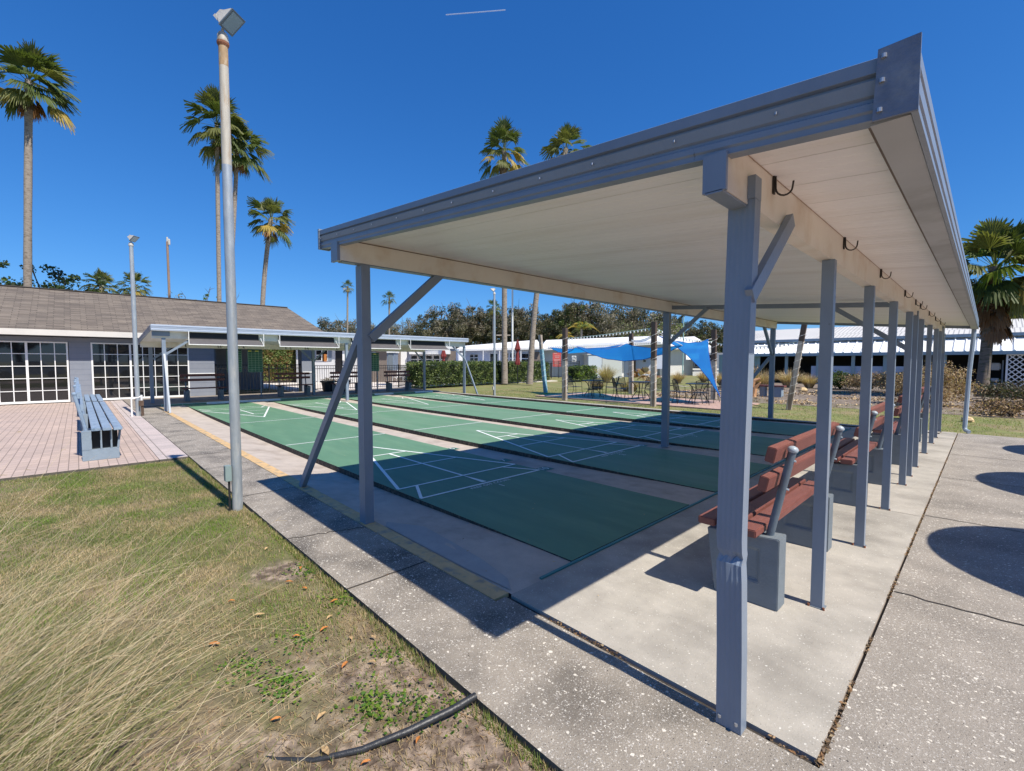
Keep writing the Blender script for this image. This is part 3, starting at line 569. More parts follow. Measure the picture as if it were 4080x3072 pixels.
def make_bench(name, label, cat, group, length, mboard, mblock, leg_at, seat_boards=3, loc=(0, 0, 0)):
    """local frame: runs along +y from 0, back on the +x side, faces -x"""
    root = empty(name, loc, 0, label, cat, group)
    for y in leg_at:
        l = bench_legmesh(0, .40, y, y+.13); lo = l.build('leg', mblock, root, local=True, bevel=.004)
    for i in range(seat_boards):
        x = -.015 + i*.112; b = MB(); b.box(x, x+.098, -.10+.004*i, length+.10, .418+(.012-.006*i), .462+(.012-.006*i)); b.build('seat_board', mboard, root, local=True, bevel=.005)
    for y in leg_at:
        yy = y+.065
        b = MB(); b.tube([(.315, yy, .30), (.335, yy, .42), (.435, yy, .915)], .021, 10); p = b.build('back_post', M['pipe'], root, smooth=True, local=True)
        b = MB(); ax = Vector((.10, 0, .495)).normalized(); c = Vector((.435, yy, .915))
        b.tube([c-ax*.012, c-ax*.004, c+ax*.006, c+ax*.016, c+ax*.022], [.024, .028, .028, .020, .004], 12); b.build('pipe_cap', M['pipecap'], p, smooth=True, local=True)
        each('bolt', M['pipecap'], p, ((.44, .855), (.41, .69)), lambda b, t: b.tube([(t[0]-.02, yy, t[1]), (t[0]+.012, yy, t[1]-.003)], .006, 6), local=True)
    ax = Vector((.20, 0, .98)).normalized()
    for z, x in ((.90, .372), (.735, .338)):
        b = MB(); b.beam(Vector((x, -.10, z)), Vector((x, length+.10, z)), .085, .048, side=(ax.x, 0, ax.z)); b.build('back_board', mboard, root, local=True, bevel=.004)
    return root
names = ['nearest red slatted bench, behind the dented front post', 'second red slatted bench from the front, past the nearest one', 'third red slatted bench from the front under the near shelter', 'farthest red slatted bench, at the lawn end of the near shelter']
b0 = make_bench('bench', names[0], 'bench', 'red benches in a row under the near shelter', 1.29, M['red_board'], M['block'], (.0, 1.16), loc=(8.735, .32, 0))
for i in range(1, 4): copy_tree(b0, loc=(8.735, .32+2.62*i, 0), label=names[i])
# dark benches under the far shelter: they face the courts (+x)
names = ['dark red bench before the grey block wall, leftmost under the far shelter', 'dark red bench before the gate and ivy, right of the two scoreboards', 'dark red bench beside the black flower pots under the far shelter', 'dark red bench in front of the pool fence next to the clipped hedge']
d0 = make_bench('bench', names[0], 'bench', 'dark benches in a row under the far shelter', 1.15, M['dark_red'], M['block'], (.0, 1.02), loc=(-9.25, 1.36, .028))
d0.rotation_euler = (0, 0, math.pi)
for i, v in enumerate((4.42, 6.62, 9.15)): copy_tree(d0, loc=(-9.25, v, .028), rz=math.pi, label=names[i+1])
# long blue grey benches on the brick patio
def blue_bench(loc, L, legs, label, joint=None):
    """runs along -x from loc; seat on the +y side, back on -y"""
    root = empty('patio_bench', loc, 0, label, 'bench', 'blue grey benches end to end on the brick patio')
    for x in legs:
        b = MB(); 
        # solid leg with three tall slots open at the top
        b.box(x-.06, x+.06, -.02, .38, 0, .155)
        b.hexa([(x-.06, -.02, .155), (x+.06, -.02, .155), (x+.06, .085, .155), (x-.06, .085, .155), (x-.06, -.02, .425), (x+.06, -.02, .425), (x+.06, .085, .425), (x-.06, .085, .425)])
        b.box(x-.055, x+.055, .175, .195, .155, .425); b.box(x-.055, x+.055, .285, .305, .155, .425)
        b.hexa([(x-.05, .355, .155), (x+.05, .355, .155), (x+.05, .38, .155), (x-.05, .38, .155), (x-.05, .385, .425), (x+.05, .385, .425), (x+.05, .41, .425), (x-.05, .41, .425)])
        lg = b.build('leg', M['slate_block'], root, local=True, bevel=.004)
        b = MB(); b.box(x-.040, x-.030, .085, .37, .15, .42); b.build('slot_shade', M['blackplastic'], lg, local=True)  # black sheet inside the open slots, standing for their shade
        b = MB(); b.tube([(x-.08, .04, .30), (x-.08, .03, .42), (x-.08, -.075, .96)], .022, 8); p = b.build('back_post', M['slate_board'], root, smooth=True, local=True)
        b = MB(); ax = Vector((0, -.10, .54)).normalized(); c = Vector((x-.08, -.075, .96)); b.tube([c-ax*.02, c, c+ax*.02], [.027, .027, .016], 8); b.build('pipe_cap', M['slate_board'], p, local=True)
    segs = [(.17, -L)] if joint is None else [(.17, joint+.004), (joint-.004, -L)]
    for (a, c) in segs:
        for i in range(3):
            y = .085 + i*.118; b = MB(); b.box(c, a, y, y+.098, .432-.004*i, .472-.004*i); b.build('seat_board', M['slate_board'], root, local=True, bevel=.005)
        for z, y in ((.92, -.035), (.74, -.005)):
            b = MB(); b.beam((c, y, z), (a-.25, y, z+(.01 if a > 0 else -.012)), .045, .09); b.build('back_board', M['slate_board'], root, local=True, bevel=.004)
    return root
blue_bench((1.05, -2.44, -.008), 5.75, (0, -2.9, -5.45), 'long blue grey bench with slotted near leg, nearest on the brick patio', -3.1)
blue_bench((-5.55, -2.44, -.008), 2.55, (-.1, -2.2), 'short blue grey bench by the glass doors, beyond the long bench')

# ================================================================== FAR SHELTER
fp = empty('far_shelter', (-7.9, 4.6, 0), 0, 'far open shelter with mesh awnings along its edge, in front of the clubhouse', 'pavilion')
FV0, FV1 = -.96, 10.06; FU, BU = -5.98, -9.75; FZ, BZ = 2.275, 2.00
def zf(u): return FZ + (BZ-FZ)*(u-FU)/(BU-FU)
b = MB(); b.hexa([(BU, FV0, BZ+.10), (FU-.03, FV0, FZ+.10), (FU-.03, FV1, FZ+.10), (BU, FV1, BZ+.10), (BU, FV0, BZ+.155), (FU-.03, FV0, FZ+.155), (FU-.03, FV1, FZ+.155), (BU, FV1, BZ+.155)]); b.build('roof', M['white_roof'], fp)
b = MB(); v = FV0+.01
while v < FV1-.05:
    e = min(v+.297, FV1-.01); b.extr([(0, 0), (e-v, 0), (e-v, .02), (0, .02)], (BU+.02, v, zf(BU)+.055), (FU-.04, v, zf(FU)+.055), (0, 1, 0), (0, 0, 1)); v += .302
b.build('ceiling', M['cream'], fp)
b = MB(); b.extr(metalprofile(.165), (FU-.03, FV0-.01, FZ), (FU-.03, FV1, FZ), (1, 0, 0), (0, 0, 1)); b.build('front_fascia', mat('pale_slate_fascia', (.40, .46, .56), .4, .06, 5), fp)
for vv, sg in ((FV0, -1), (FV1, 1)):
    b = MB(); b.extr(metalprofile(.150), (BU, vv, BZ), (FU-.02, vv, FZ), (0, sg, 0), (0, 0, 1)); b.build('side_fascia', M['slate'], fp)
b = MB(); b.box(BU-.02, BU+.12, FV0, FV1, BZ-.02, BZ+.15); b.build('gutter', M['gutter_pan'], fp)
b = MB(); b.box(-6.27, -6.19, FV0+.02, FV1-.02, 2.07, 2.27); b.build('beam', M['cream_beam'], fp)
b = MB(); b.box(-6.17, -6.14, FV0+.02, FV0+.42, 2.13, 2.27); b.build('beam_end_plate', M['slate'], fp)
b = MB(); b.box(-9.50, -9.42, FV0+.02, FV1-.02, 1.89, 2.10); b.build('beam', M['cream_beam'], fp)
for v in (-.68, 4.62, 10.0):
    b = MB(); b.box(-6.27, -6.18, v-.045, v+.045, .002, 2.07); b.build('post', M['slate'], fp)
    b = MB(); b.box(-9.505, -9.41, v-.05, v+.05, .028, 1.89); b.build('post', M['slate'], fp)
for a, c in (((-6.18, -.68, 1.62), (-5.48, -.68, 0)), ((-6.18, 10.0, 1.55), (-5.3, 10.0, 0)), ((-6.225, -.64, 1.62), (-6.225, .02, 2.1)), ((-6.225, 9.96, 1.6), (-6.225, 9.35, 2.1)),
             ((-9.45, -.62, 1.5), (-9.45, -.1, 1.93)), ((-9.45, 4.58, 1.45), (-9.45, 4.12, 1.9)), ((-9.45, 4.66, 1.45), (-9.45, 5.12, 1.9)), ((-9.45, 9.96, 1.4), (-9.45, 9.5, 1.9))):
    b = MB(); b.beam(a, c, .045, .06); b.build('brace', M['slate'], fp)
for v in (-.35, .28, 1.25, 1.33, 2.06, 3.55, 3.72, 4.3, 4.4, 5.6, 7.1): hookmesh(-9.41, v, 1.94).build('hook', M['hook'], fp)
for k, (a, c) in enumerate(((-.14, 1.83), (2.28, 4.24), (4.73, 6.67), (7.10, 9.0))):
    aw = empty('mesh_awning', (-5.95, (a+c)/2, 1.9), 0, ('mesh awning panel at the left end of the far shelter', 'mesh awning panel above the green scoreboards, second from the left', 'mesh awning panel right of the centre post, third from the left', 'mesh awning panel above the clipped hedge end, rightmost')[k], 'awning', 'hinged mesh awnings along the far shelter edge')
    T0 = (-6.13, 2.25); T1 = (-5.93, 1.905)
    b = MB(); b.beam((T1[0], a, T1[1]), (T1[0], c, T1[1]), .022, .022)
    for vv in (a+.01, c-.01): b.beam((T1[0], vv, T1[1]), (T1[0]+.0, vv, 2.275), .016, .016); 
    b.beam((T1[0], a+.012, T1[1]), (T0[0], a-.0+.03, 2.12), .012, .014); b.beam((T1[0], c-.012, T1[1]), (T0[0], c-.07, 2.2), .012, .014)
    b.build('frame', M['white'], aw)
    b = MB(); b.hexa([(T0[0], a+.05, 2.06), (T0[0]+.006, a+.05, 2.06), (T0[0]+.006, c-.09, 2.06), (T0[0], c-.09, 2.06), (T0[0], a+.03, 2.262), (T0[0]+.006, a+.03, 2.262), (T0[0]+.006, c-.11, 2.262), (T0[0], c-.11, 2.262)])
    b.build('dark_screen', M['screen'], aw)
    b = MB(); b.hexa([(T1[0]-.008, a+.02, 1.917), (T1[0]-.002, a+.02, 1.917), (T1[0]-.002, c-.02, 1.917), (T1[0]-.008, c-.02, 1.917), (T0[0]+.008, a+.05, 2.075), (T0[0]+.014, a+.05, 2.075), (T0[0]+.014, c-.09, 2.075), (T0[0]+.008, c-.09, 2.075)])
    b.build('grey_band', M['screenband'], aw)
# scoreboards
def scoreboard(v0, v1, z0, z1, u, label, foot):
    r = empty('scoreboard', (u, (v0+v1)/2, 0.028), 0, label, 'scoreboard', 'green scoreboards under the far shelter')
    b = MB(); b.box(u-.02, u, v0, v1, z0, z1); b.build('board', M['board_green'], r)
    b = MB(); w = (v1-v0-.03)/4; hh = (z1-z0-.10)/9; t = .006
    for i in range(5): b.box(u+.0005, u+.003, v0+.015+i*w-t/2, v0+.015+i*w+t/2, z0+.01, z1-.045)
    for j in range(10): b.box(u+.0035, u+.005, v0+.012, v1-.012, z0+.012+j*hh-t/2, z0+.012+j*hh+t/2)
    b.build('grid_lines', M['board_line'], r)
    for i in range(4):
        b = MB(); b.box(u+.0005, u+.006, v0+.02+i*w, v0+.01+(i+1)*w, z1-.085, z1-.05); b.build('header', M['board_yellow'] if i % 2 == 0 else M['black'], r)
    b = MB()
    for f in foot: b.box(u-.055, u-.022, f-.02, f+.02, .028, z1-.02)
    b.build('post', M['slate'], r)
scoreboard(1.60, 2.10, 1.01, 1.895, -9.85, 'green gridded scoreboard partly behind the tall lamp pole', (1.66,))
scoreboard(2.30, 2.82, 1.00, 1.89, -9.85, 'green gridded scoreboard right of the one behind the lamp pole', (2.75,))
scoreboard(7.22, 7.78, .97, 1.83, -9.85, 'green gridded scoreboard before the pool fence, right of the near corner post', (7.70,))

# ================================================================== LAMP POLES
def lamp_pole(u, v, H, label, head_az=0.6, box_z=.35, rusty=False, r=.046, tilt=0.0, boxside=-1):
    r0 = empty('lamp_pole', (u, v, -.045), 0, label, 'lamp post', 'floodlight poles around the courts')
    b = MB(); b.tube([(0, 0, -.1), (0, 0, H*.74)], [r, r*.92], 14); b.build('pole', M['galv'], r0, smooth=True, local=True)
    b = MB(); b.tube([(0, 0, H*.74), (0, 0, H-.02)], [r*.915, r*.84], 14); b.build('upper_pole', M['rustpole'] if rusty else M['galv'], r0, smooth=True, local=True)
    b = MB(); b.lathe((0, 0, H-.06), [(r*.88, 0), (r*1.08, .012), (r*1.08, .03), (r, .032), (r*.98, .075), (r*.7, .10), (.014, .105), (.012, .14)], 14); b.build('cap', M['castgrey'] if not rusty else M['rustpole'], r0, smooth=True, local=True)
    if rusty:
        b = MB(); b.tube([(0, 0, H-.26), (0, 0, H-.07)], [r*.862, r*.858], 14); b.build('rust_stain', mat('rust_stain', (.36, .24, .13), .7, .3, 9, stretch=(4, 4, 1), col2=(.45, .38, .28), c2scale=7), r0, local=True, smooth=True)
        b = MB(); b.lathe((0, 0, H-.064), [(r*.9, -.02), (r*1.1, .0), (r*1.12, .018), (r*.9, .02)], 14); b.build('rust_ring', M['rust'], r0, local=True)
    # flood head: finned back narrowing from a rectangular lens, tipped forwards
    hd = empty('floodlight', (0, 0, H+.11), 0); hd.parent = r0; hd.rotation_euler = (0, 0, head_az); hd.scale = (.84, .84, .84)
    R_ = Matrix.Rotation(math.radians(-40), 4, 'Y')
    def tr(p): q = R_ @ Vector(p); return Vector((q.x+.085, q.y, q.z+.055))
    def sub(name, b, m, **k):
        b.v = [tuple(tr(p)) for p in b.v]; return b.build(name, m, hd, local=True, **k)
    L, Wd = .105, .088
    b = MB(); vs = [(-L, -Wd, -.045), (L, -Wd, -.045), (L, Wd, -.045), (-L, Wd, -.045), (-L*.92, -Wd*.92, -.02), (L*.92, -Wd*.92, -.02), (L*.92, Wd*.92, -.02), (-L*.92, Wd*.92, -.02), (-L*.75, -Wd*.62, .06), (L*.25, -Wd*.62, .06), (L*.25, Wd*.62, .06), (-L*.75, Wd*.62, .06), (-L*.7, -Wd*.5, .11), (-L*.05, -Wd*.5, .11), (-L*.05, Wd*.5, .11), (-L*.7, Wd*.5, .11)]
    fs = [(0, 3, 2, 1)]
    for q in range(3):
        for i in range(4): fs.append((q*4+i, q*4+(i+1) % 4, q*4+4+(i+1) % 4, q*4+4+i))
    fs.append((12, 13, 14, 15)); b.add(vs, fs); sub('housing', b, M['castgrey'])
    b = MB(); b.box(-L-.008, L+.008, -Wd-.008, Wd+.008, -.060, -.046); sub('lens_frame', b, M['pipe'])
    b = MB(); b.box(-L+.012, L-.012, -Wd+.012, Wd-.012, -.064, -.0605); sub('lens', b, M['lens'])
    b = MB()
    for i in range(5): b.box(-L*.98, -L*.70, -Wd*.62+i*Wd*.30, -Wd*.62+i*Wd*.30+.007, -.01, .11)
    sub('cooling_fins', b, M['castgrey'])
    b = MB(); b.tube([(0, 0, -.02), (0, 0, .03)], .012, 8); b.tube([(0, -.022, .035), (0, .022, .035)], .026, 12); b.build('knuckle', M['castgrey'], hd, local=True)
    if box_z:
        b = MB(); b.box(-.035, .035, -r-.055, -r-.002, box_z-.075, box_z+.075); b.build('junction_box', M['castgrey'] if not rusty else mat('grey_green_box', (.22, .29, .29), .5, .1, 9), r0, local=True, bevel=.004)
        b = MB(); b.tube([(0, -r-.02, -.05), (0, -r-.02, box_z-.075)], .010, 6); b.build('conduit', M['blackplastic'], r0, local=True)
    return r0
az = math.atan2(.72, .69)    # heads look over the courts
lamp_pole(4.90, -1.385, 4.44, 'tall rust topped floodlight pole at the lawn edge, nearest of the poles', math.radians(38), .38, True)
lamp_pole(-5.36, -1.36, 4.46, 'floodlight pole with white pipe at its foot, beside the brick patio', math.radians(40), 0, r=.052)
lamp_pole(-5.0, 10.72, 4.42, 'floodlight pole on the lawn in front of the hedge', math.radians(225), .30, r=.052)
pb = empty('pipe_stand', (-5.36, -1.50, 0), 0, 'white plastic pipe loop and brown box at the foot of the patio lamp pole', 'pipe')
b = MB(); b.tube([(-5.32, -1.49, -.01), (-5.32, -1.49, .44), (-5.33, -1.29, .50)], .020, 8); b.tube([(-5.33, -1.285, .40), (-5.33, -1.285, .54)], .026, 8); b.build('pipe', M['white'], pb)
b = MB(); b.box(-5.29, -5.21, -1.35, -1.25, .26, .40); b.tube([(-5.26, -1.28, 0), (-5.26, -1.28, .26)], .03, 8); b.build('box', M['boots'], pb)

# ================================================================== CLUBHOUSE
ch = empty('clubhouse', (-15, -4, 0), 0, 'low grey block clubhouse with brown shingle roof and white gridded glass doors', 'building')
WU = -12.12; WT = 2.25
def wallbox(v0, v1, z0=-.02, z1=WT, u1=WU, th=.16): 
    b = MB(); b.box(u1-th, u1, v0, v1, z0, z1); return b
wallbox(-2.66, -2.10).build('wall', M['slate_wall'], ch)
wallbox(-14, -4.95+.62).build('wall', M['slate_wall'], ch) if False else None
wallbox(.76, 1.62).build('wall', M['slate_wall'], ch)
wallbox(-16, -7.2).build('wall', M['slate_wall'], ch)
for a, c in ((-7.2, -2.66), (-2.10, .76)): wallbox(a, c, 2.10, WT).build('lintel', M['slate_wall'], ch)
b = MB()
for a, c in ((-2.66, -2.10), (.76, 1.62)):
    for i in range(1, 12): b.box(WU, WU+.0025, a+.002, c-.002, i*.19-.003, i*.19+.003)
b.build('block_courses', mat('wall_course_line', (.14, .165, .22), .9), ch)
b = MB(); b.box(WU+.001, WU+.03, .76, 1.62, .90, .95); b.box(WU-.1, WU+.03, 5.1, 5.54, .90, .95); b.build('white_band', M['white'], ch)
b = MB(); b.box(WU-.5, WU, 5.08, 5.56, -.02, WT); b.build('wall', M['slate_wall'], ch)
b = MB(); b.box(WU-.6, WU-.52, 1.62, 1.78, -.02, WT); b.box(-19, WU-.52, 1.5, 1.62, -.02, WT); b.build('passage_wall', M['slate_wall'], ch)
b = MB(); b.box(-16.6, -16.4, 1.62, PU(566, 760, -16.5).y, -.02, 2.6); b.build('passage_end_wall', M['slate_wall'], ch)
b = MB(); b.box(-19.6, -19.5, -16, 1.6, 0, 3); b.box(-19.5, -12.4, -16, 1.5, -.02, .01); b.box(-19.5, -12.3, -16, 1.5, 2.3, 2.34); b.build('room', M['interior'], ch)
def glasswall(v0, v1, cols, rows, heavy):
    z0, z1 = .02, 2.09; w = (v1-v0)/cols; hh = (z1-z0)/rows
    fr = MB(); f = .045
    fr.box(WU-.06, WU+.015, v0, v0+f, z0, z1); fr.box(WU-.06, WU+.015, v1-f, v1, z0, z1); fr.box(WU-.06, WU+.015, v0+f, v1-f, z1-f, z1); fr.box(WU-.06, WU+.015, v0+f, v1-f, z0, z0+.07)
    for h in heavy: fr.box(WU-.055, WU+.012, v0+h*w-.03, v0+h*w+.03, z0+.07, z1-f)
    o = fr.build('glass_door_frame', M['white'], ch)
    mb = MB()
    for i in range(1, cols):
        if i not in heavy: mb.box(WU-.03, WU+.004, v0+i*w-.012, v0+i*w+.012, z0+.07, z1-f)
    for j in range(1, rows): mb.box(WU-.032, WU+.006, v0+f, v1-f, z0+j*hh-.011, z0+j*hh+.011)
    mb.build('glazing_bars', M['white'], o)
    g = MB(); g.box(WU-.045, WU-.038, v0+f, v1-f, z0+.07, z1-f); g.build('glass', M['glass'], o)
glasswall(-4.28-.66*3.5, -2.68, 6, 5, (0, 3)) if False else glasswall(-5.98, -2.68, 10, 5, (2, 5, 7))
glasswall(-2.10, .76, 8, 5, (3, 6))
# roof: two slopes with a hipped end
ez, rz_ = 2.43, 4.24; eu, ru, bu = -11.52, -16.0, -20.6; rv = 5.72; ev = 6.42; V0 = -16
b = MB(); th = .03
def slope_quad(p, q, r, s, th=.05):
    up_ = Vector((0, 0, th)); p, q, r, s = map(Vector, (p, q, r, s)); b.hexa([p, q, r, s, p+up_, q+up_, r+up_, s+up_])
slope_quad((eu, V0, ez), (eu, ev, ez), (ru, rv, rz_), (ru, V0, rz_)); b.build('roof', M['shingle'], ch)
b = MB(); slope_quad((ru-.001, V0, rz_), (ru-.001, rv, rz_), (bu, ev, ez-.05), (bu, V0, ez-.05)); b.build('roof_back', M['shingle'], ch)
b = MB(); p = [(eu, ev+.003, ez), (bu, ev+.003, ez-.05), (ru, rv+.003, rz_)]; b.add(p + [(x, y, z+.05) for x, y, z in p], [(0, 1, 2), (3, 5, 4), (0, 3, 4, 1), (1, 4, 5, 2), (2, 5, 3, 0)]); b.build('roof_hip', M['shingle'], ch)
b = MB(); b.box(eu-.002, eu+.03, V0, ev, ez-.155, ez+.035); b.build('fascia', mat('dull_eave', (.60, .57, .52), .6, .06, 2), ch)
b = MB(); b.box(WU-.4, eu-.003, V0, ev-.02, ez-.15, ez-.12); b.build('soffit', M['slate_wall'], ch)
b = MB(); b.beam((ru, V0, rz_+.06), (ru, rv, rz_+.06), .2, .03); b.build('ridge_cap', mat('dark_ridge', (.07, .06, .055), .9), ch)
# gate, ivy and pool fence
def picket_fence(name, label, pts, H, z0=0.0, gap=.105, group=None, mt='black', cat='fence', rails=(.08, .88, 1.0)):
    r = empty(name, (pts[0][0], pts[0][1], z0), 0, label, cat, group)
    pk = MB(); rl = MB()
    for (a, c) in zip(pts[:-1], pts[1:]):
        a = Vector((*a, z0)); c = Vector((*c, z0)); L = (c-a).length; n = max(1, int(L/gap)); d = (c-a)/n
        for i in range(n): q = a+d*i; pk.box(q.x-.008, q.x+.008, q.y-.008, q.y+.008, z0+.05, z0+H*.99)
    pk.build('pickets', M[mt], r)
    for f in rails:
        for (a, c) in zip(pts[:-1], pts[1:]): rl = MB(); rl.beam(Vector((*a, z0+H*f)), Vector((*c, z0+H*f)), .022, .028); rl.build('rail', M[mt], r)
    for i, p in enumerate(pts):
        b = MB(); b.box(p[0]-.025, p[0]+.025, p[1]-.025, p[1]+.025, z0-.02, z0+H+.05); b.build('post', M[mt], r)
    return r
picket_fence('gate', 'black metal gate between the clubhouse wall and its end pier', [(-12.3, 1.70), (-12.3, 3.72), (-12.3, 5.05)], 1.27, gap=.12, cat='gate')
picket_fence('pool_fence', 'black metal picket fence round the pool behind the far benches', [(-12.5, 5.6), (-12.5, 8.0), (-12.5, 10.3), (-13.6, 11.6)], 1.22, z0=0)
picket_fence('pool_fence', 'dark picket fence in front of the pale blue wall, left of the timber post', [(-17.3, 27.0), (-16.2, 28.2), (-14.94, 29.46)], 1.46, gap=.12)
picket_fence('pool_fence', 'black picket fence just showing over the long hedge', [(-14.4, 12), (-14.8, 17), (-15.3, 22), (-16.2, 27.2)], 1.30)

# ================================================================== PALMS
def fan(rng, base, d, L, petiole, droop, V, MI, mi, nseg=18, spread=2.1, width=.05):
    """one fan leaf: petiole from base along d, then narrow folded blades radiating, tips drooping; 4-point strips"""
    d = np.array(d)/np.linalg.norm(d); upv = np.array([0, 0, 1.0]); side = np.cross(d, upv)
    if np.linalg.norm(side) < .05: side = np.array([1.0, 0, 0])
    side /= np.linalg.norm(side); nrm = np.cross(side, d)
    hub = base + d*petiole + np.array([0, 0, -droop*petiole*.25])
    dd = d + np.array([0, 0, -droop*.55]); dd /= np.linalg.norm(dd); nrm = np.cross(side, dd)
    roll = rng.uniform(-.5, .5); s2 = side*math.cos(roll)+nrm*math.sin(roll); n2 = np.cross(s2, dd)
    w = .018*L; V.append([base-s2*w, base+s2*w, hub+s2*w, hub-s2*w]); MI.append(mi)
    for k in range(nseg):
        a = (k/(nseg-1)-.5)*spread*rng.uniform(.97, 1.03); l = L*(1-.28*(abs(a)/(spread/2))**2)*rng.uniform(.85, 1.1)
        dr = dd*math.cos(a)+s2*math.sin(a)+n2*(.12*math.cos(a*2)); dr /= np.linalg.norm(dr); pr = np.cross(dr, n2); pr /= np.linalg.norm(pr)
        w = width*L*rng.uniform(.8, 1.2); m1 = hub+dr*l*.55; g = droop*rng.uniform(.5, 1.3)
        tip = m1+dr*l*.38+np.array([0, 0, -l*.32*g]); t2 = tip + np.array([0, 0, -.04*l])
        fold = n2*w*(.5 if k % 2 else -.5)
        V.append([hub, m1-pr*w+fold, m1+pr*w-fold, hub+dr*.01]); MI.append(mi)
        V.append([m1-pr*w+fold, tip-pr*w*.35, t2+pr*w*.2, m1+pr*w-fold]); MI.append(mi)
def fan_palm(name, label, base, top, r, trunk_r, seed, nleaf=34, dead=6, skirt=0, bright=0, bend=(0, 0), group=None, nseg=18, cat='palm tree', wind=(0, 0), boots=0, flat=1.0):
    rng = np.random.default_rng(seed); base = Vector(base); top = Vector(top)
    root = empty(name, base, 0, label, cat, group)
    b = MB(); pts = []; rs = []; n = 12
    for i in range(n+1):
        t = i/n; p = base.lerp(top, t) + Vector((bend[0], bend[1], 0))*math.sin(math.pi*t); pts.append(p)
        rs.append(trunk_r*(1.25-.25*min(1, t*5)) * (1-.12*t) * rng.uniform(.97, 1.03))
    b.tube(pts, rs, 12); b.build('trunk', M['trunk'] if not boots else mat('dark_mossy_trunk', (0.17, 0.14, 0.11), 0.9, 0.3, 7, 0.9, 18, stretch=(1, 1, 4), col2=(0.09, 0.085, 0.05), c2scale=3), root, smooth=True)
    T = np.array(top); V = []; MI = []
    nleaf = int(nleaf*1.12)
    for i in range(nleaf):
        az = i*2.399963 + rng.uniform(-.25, .25); t = i/nleaf; el = math.radians(84 - 122*t**1.05 + rng.uniform(-10, 10))
        d = np.array([math.cos(az)*math.cos(el), math.sin(az)*math.cos(el), math.sin(el)*flat]) + np.array([wind[0], wind[1], 0])
        mi = 0 if rng.random() < .6 else 1
        if t > .70 and rng.random() < .18: mi = 2
        if bright and rng.random() < bright: mi = 4
        fan(rng, T+np.array([0, 0, .02*r-.16*r*t]), d, r*.56*rng.uniform(.72, 1.15), r*.46*rng.uniform(.6, 1.2), .3+1.0*t*rng.uniform(.5, 1.2), V, MI, mi, int(nseg*1.25), 2.1, .034)
    npmesh('crown', V, 4, [LM['palm'], LM['palm2'], LM['palmy'], LM['dead'], LM['bright']], MI, root)
    if dead or skirt:
        V = []; MI = []
        for i in range(dead):
            az = rng.uniform(0, 6.28); el = math.radians(rng.uniform(-80, -62)); d = np.array([math.cos(az)*math.cos(el), math.sin(az)*math.cos(el), math.sin(el)])
            fan(rng, T+np.array([0, 0, -.2*r-skirt*rng.random()]), d, r*.42*rng.uniform(.7, 1.1), r*.22, .5, V, MI, int(rng.random() < .5), nseg-4, 1.1)
        npmesh('dead_leaves', V, 4, [LM['dead'], LM['deadd']], MI, root)
    if boots:
        V = []; MI = []
        for i in range(300):
            az = rng.uniform(0, 6.28); z = T[2]-.25*r-rng.random()*boots; tt = (z-base.z)/(top.z-base.z); c = np.array(base.lerp(top, tt)); o = np.array([math.cos(az), math.sin(az), 0]); s = np.array([-math.sin(az), math.cos(az), 0])
            p = c+o*trunk_r*.9; q = p+o*.16*rng.uniform(.6, 1.3)+np.array([0, 0, rng.uniform(-.05, .2)]); q[2] += 0
            V.append([p-s*.06, q-s*.03, q+s*.035+np.array([0, 0, .03]), p+s*.06]); MI.append(0)
        npmesh('leaf_boots', V, 4, [M['boots']], MI, root)
    return root
def pal(name, label, bx, by, cx, cy, dep, rpx, wpx, seed, z0=0.0, **k):
    """bx,by foot in the photo, cx,cy crown centre, at distance dep"""
    base = PD(bx, by, dep); base.z = z0; top = PD(cx, cy, dep); r = rpx/981*dep; top.z -= r*.05
    return fan_palm(name, label, base, top, r, wpx/981*dep/2, seed, **k)
GP = 'tall fan palms around the courts'
pal('fan_palm', 'tallest fan palm, behind the clubhouse at the far left, with a hanging dead tuft', 52, 700, 62, 168, 25, 86, 14, 11, group=GP, dead=7, wind=(.25, .25), nleaf=32, bend=(.25, 0), nseg=22)
pal('fan_palm', 'taller palm of the close pair behind the near lamp pole', 472, 700, 468, 262, 32, 72, 9, 12, group=GP, dead=4, nleaf=32, nseg=20, wind=(.1, .1))
pal('fan_palm', 'lower palm of the close pair, its crown right of the near lamp pole', 484, 700, 513, 312, 33, 64, 9, 13, group=GP, dead=6, nleaf=30, nseg=20, wind=(.2, .2))
pal('fan_palm', 'leaning fan palm by itself right of the close pair', 564, 720, 585, 470, 38, 56, 10, 14, group=GP, dead=5, nleaf=30, bend=(-.3, -.2))
pal('fan_palm', 'short palm crown showing just above the clubhouse roof, left one', 216, 700, 218, 612, 48, 38, 8, 15, group='palm crowns showing above the clubhouse ridge', dead=2, nseg=14)
pal('fan_palm', 'short palm crown showing above the clubhouse roof beside the second lamp pole', 290, 700, 291, 614, 46, 36, 8, 16, group='palm crowns showing above the clubhouse ridge', dead=3, nseg=14)
pal('fan_palm', 'small distant palm just left of the near shelter post', 749, 760, 751, 617, 95, 17, 4, 17, group='distant slender palms', dead=3, nleaf=26, nseg=10)
pal('fan_palm', 'small distant palm seen between the near shelter post and its brace', 840, 760, 841, 642, 90, 18, 4, 18, group='distant slender palms', dead=4, nleaf=26, nseg=10)
pal('fan_palm', 'small distant palm crown right behind the lawn floodlight pole', 1066, 790, 1066, 662, 70, 22, 5, 19, group='distant slender palms', dead=3, nleaf=26, nseg=12)
A = PG(1089, 829); B = PG(1146, 830)
pal('fan_palm', 'straight palm in front of the hedge, crown over the shelter roof, left one', 1090, 829, 1089, 318, 29.4, 60, 12, 20, group=GP, dead=5, nleaf=32, nseg=20)
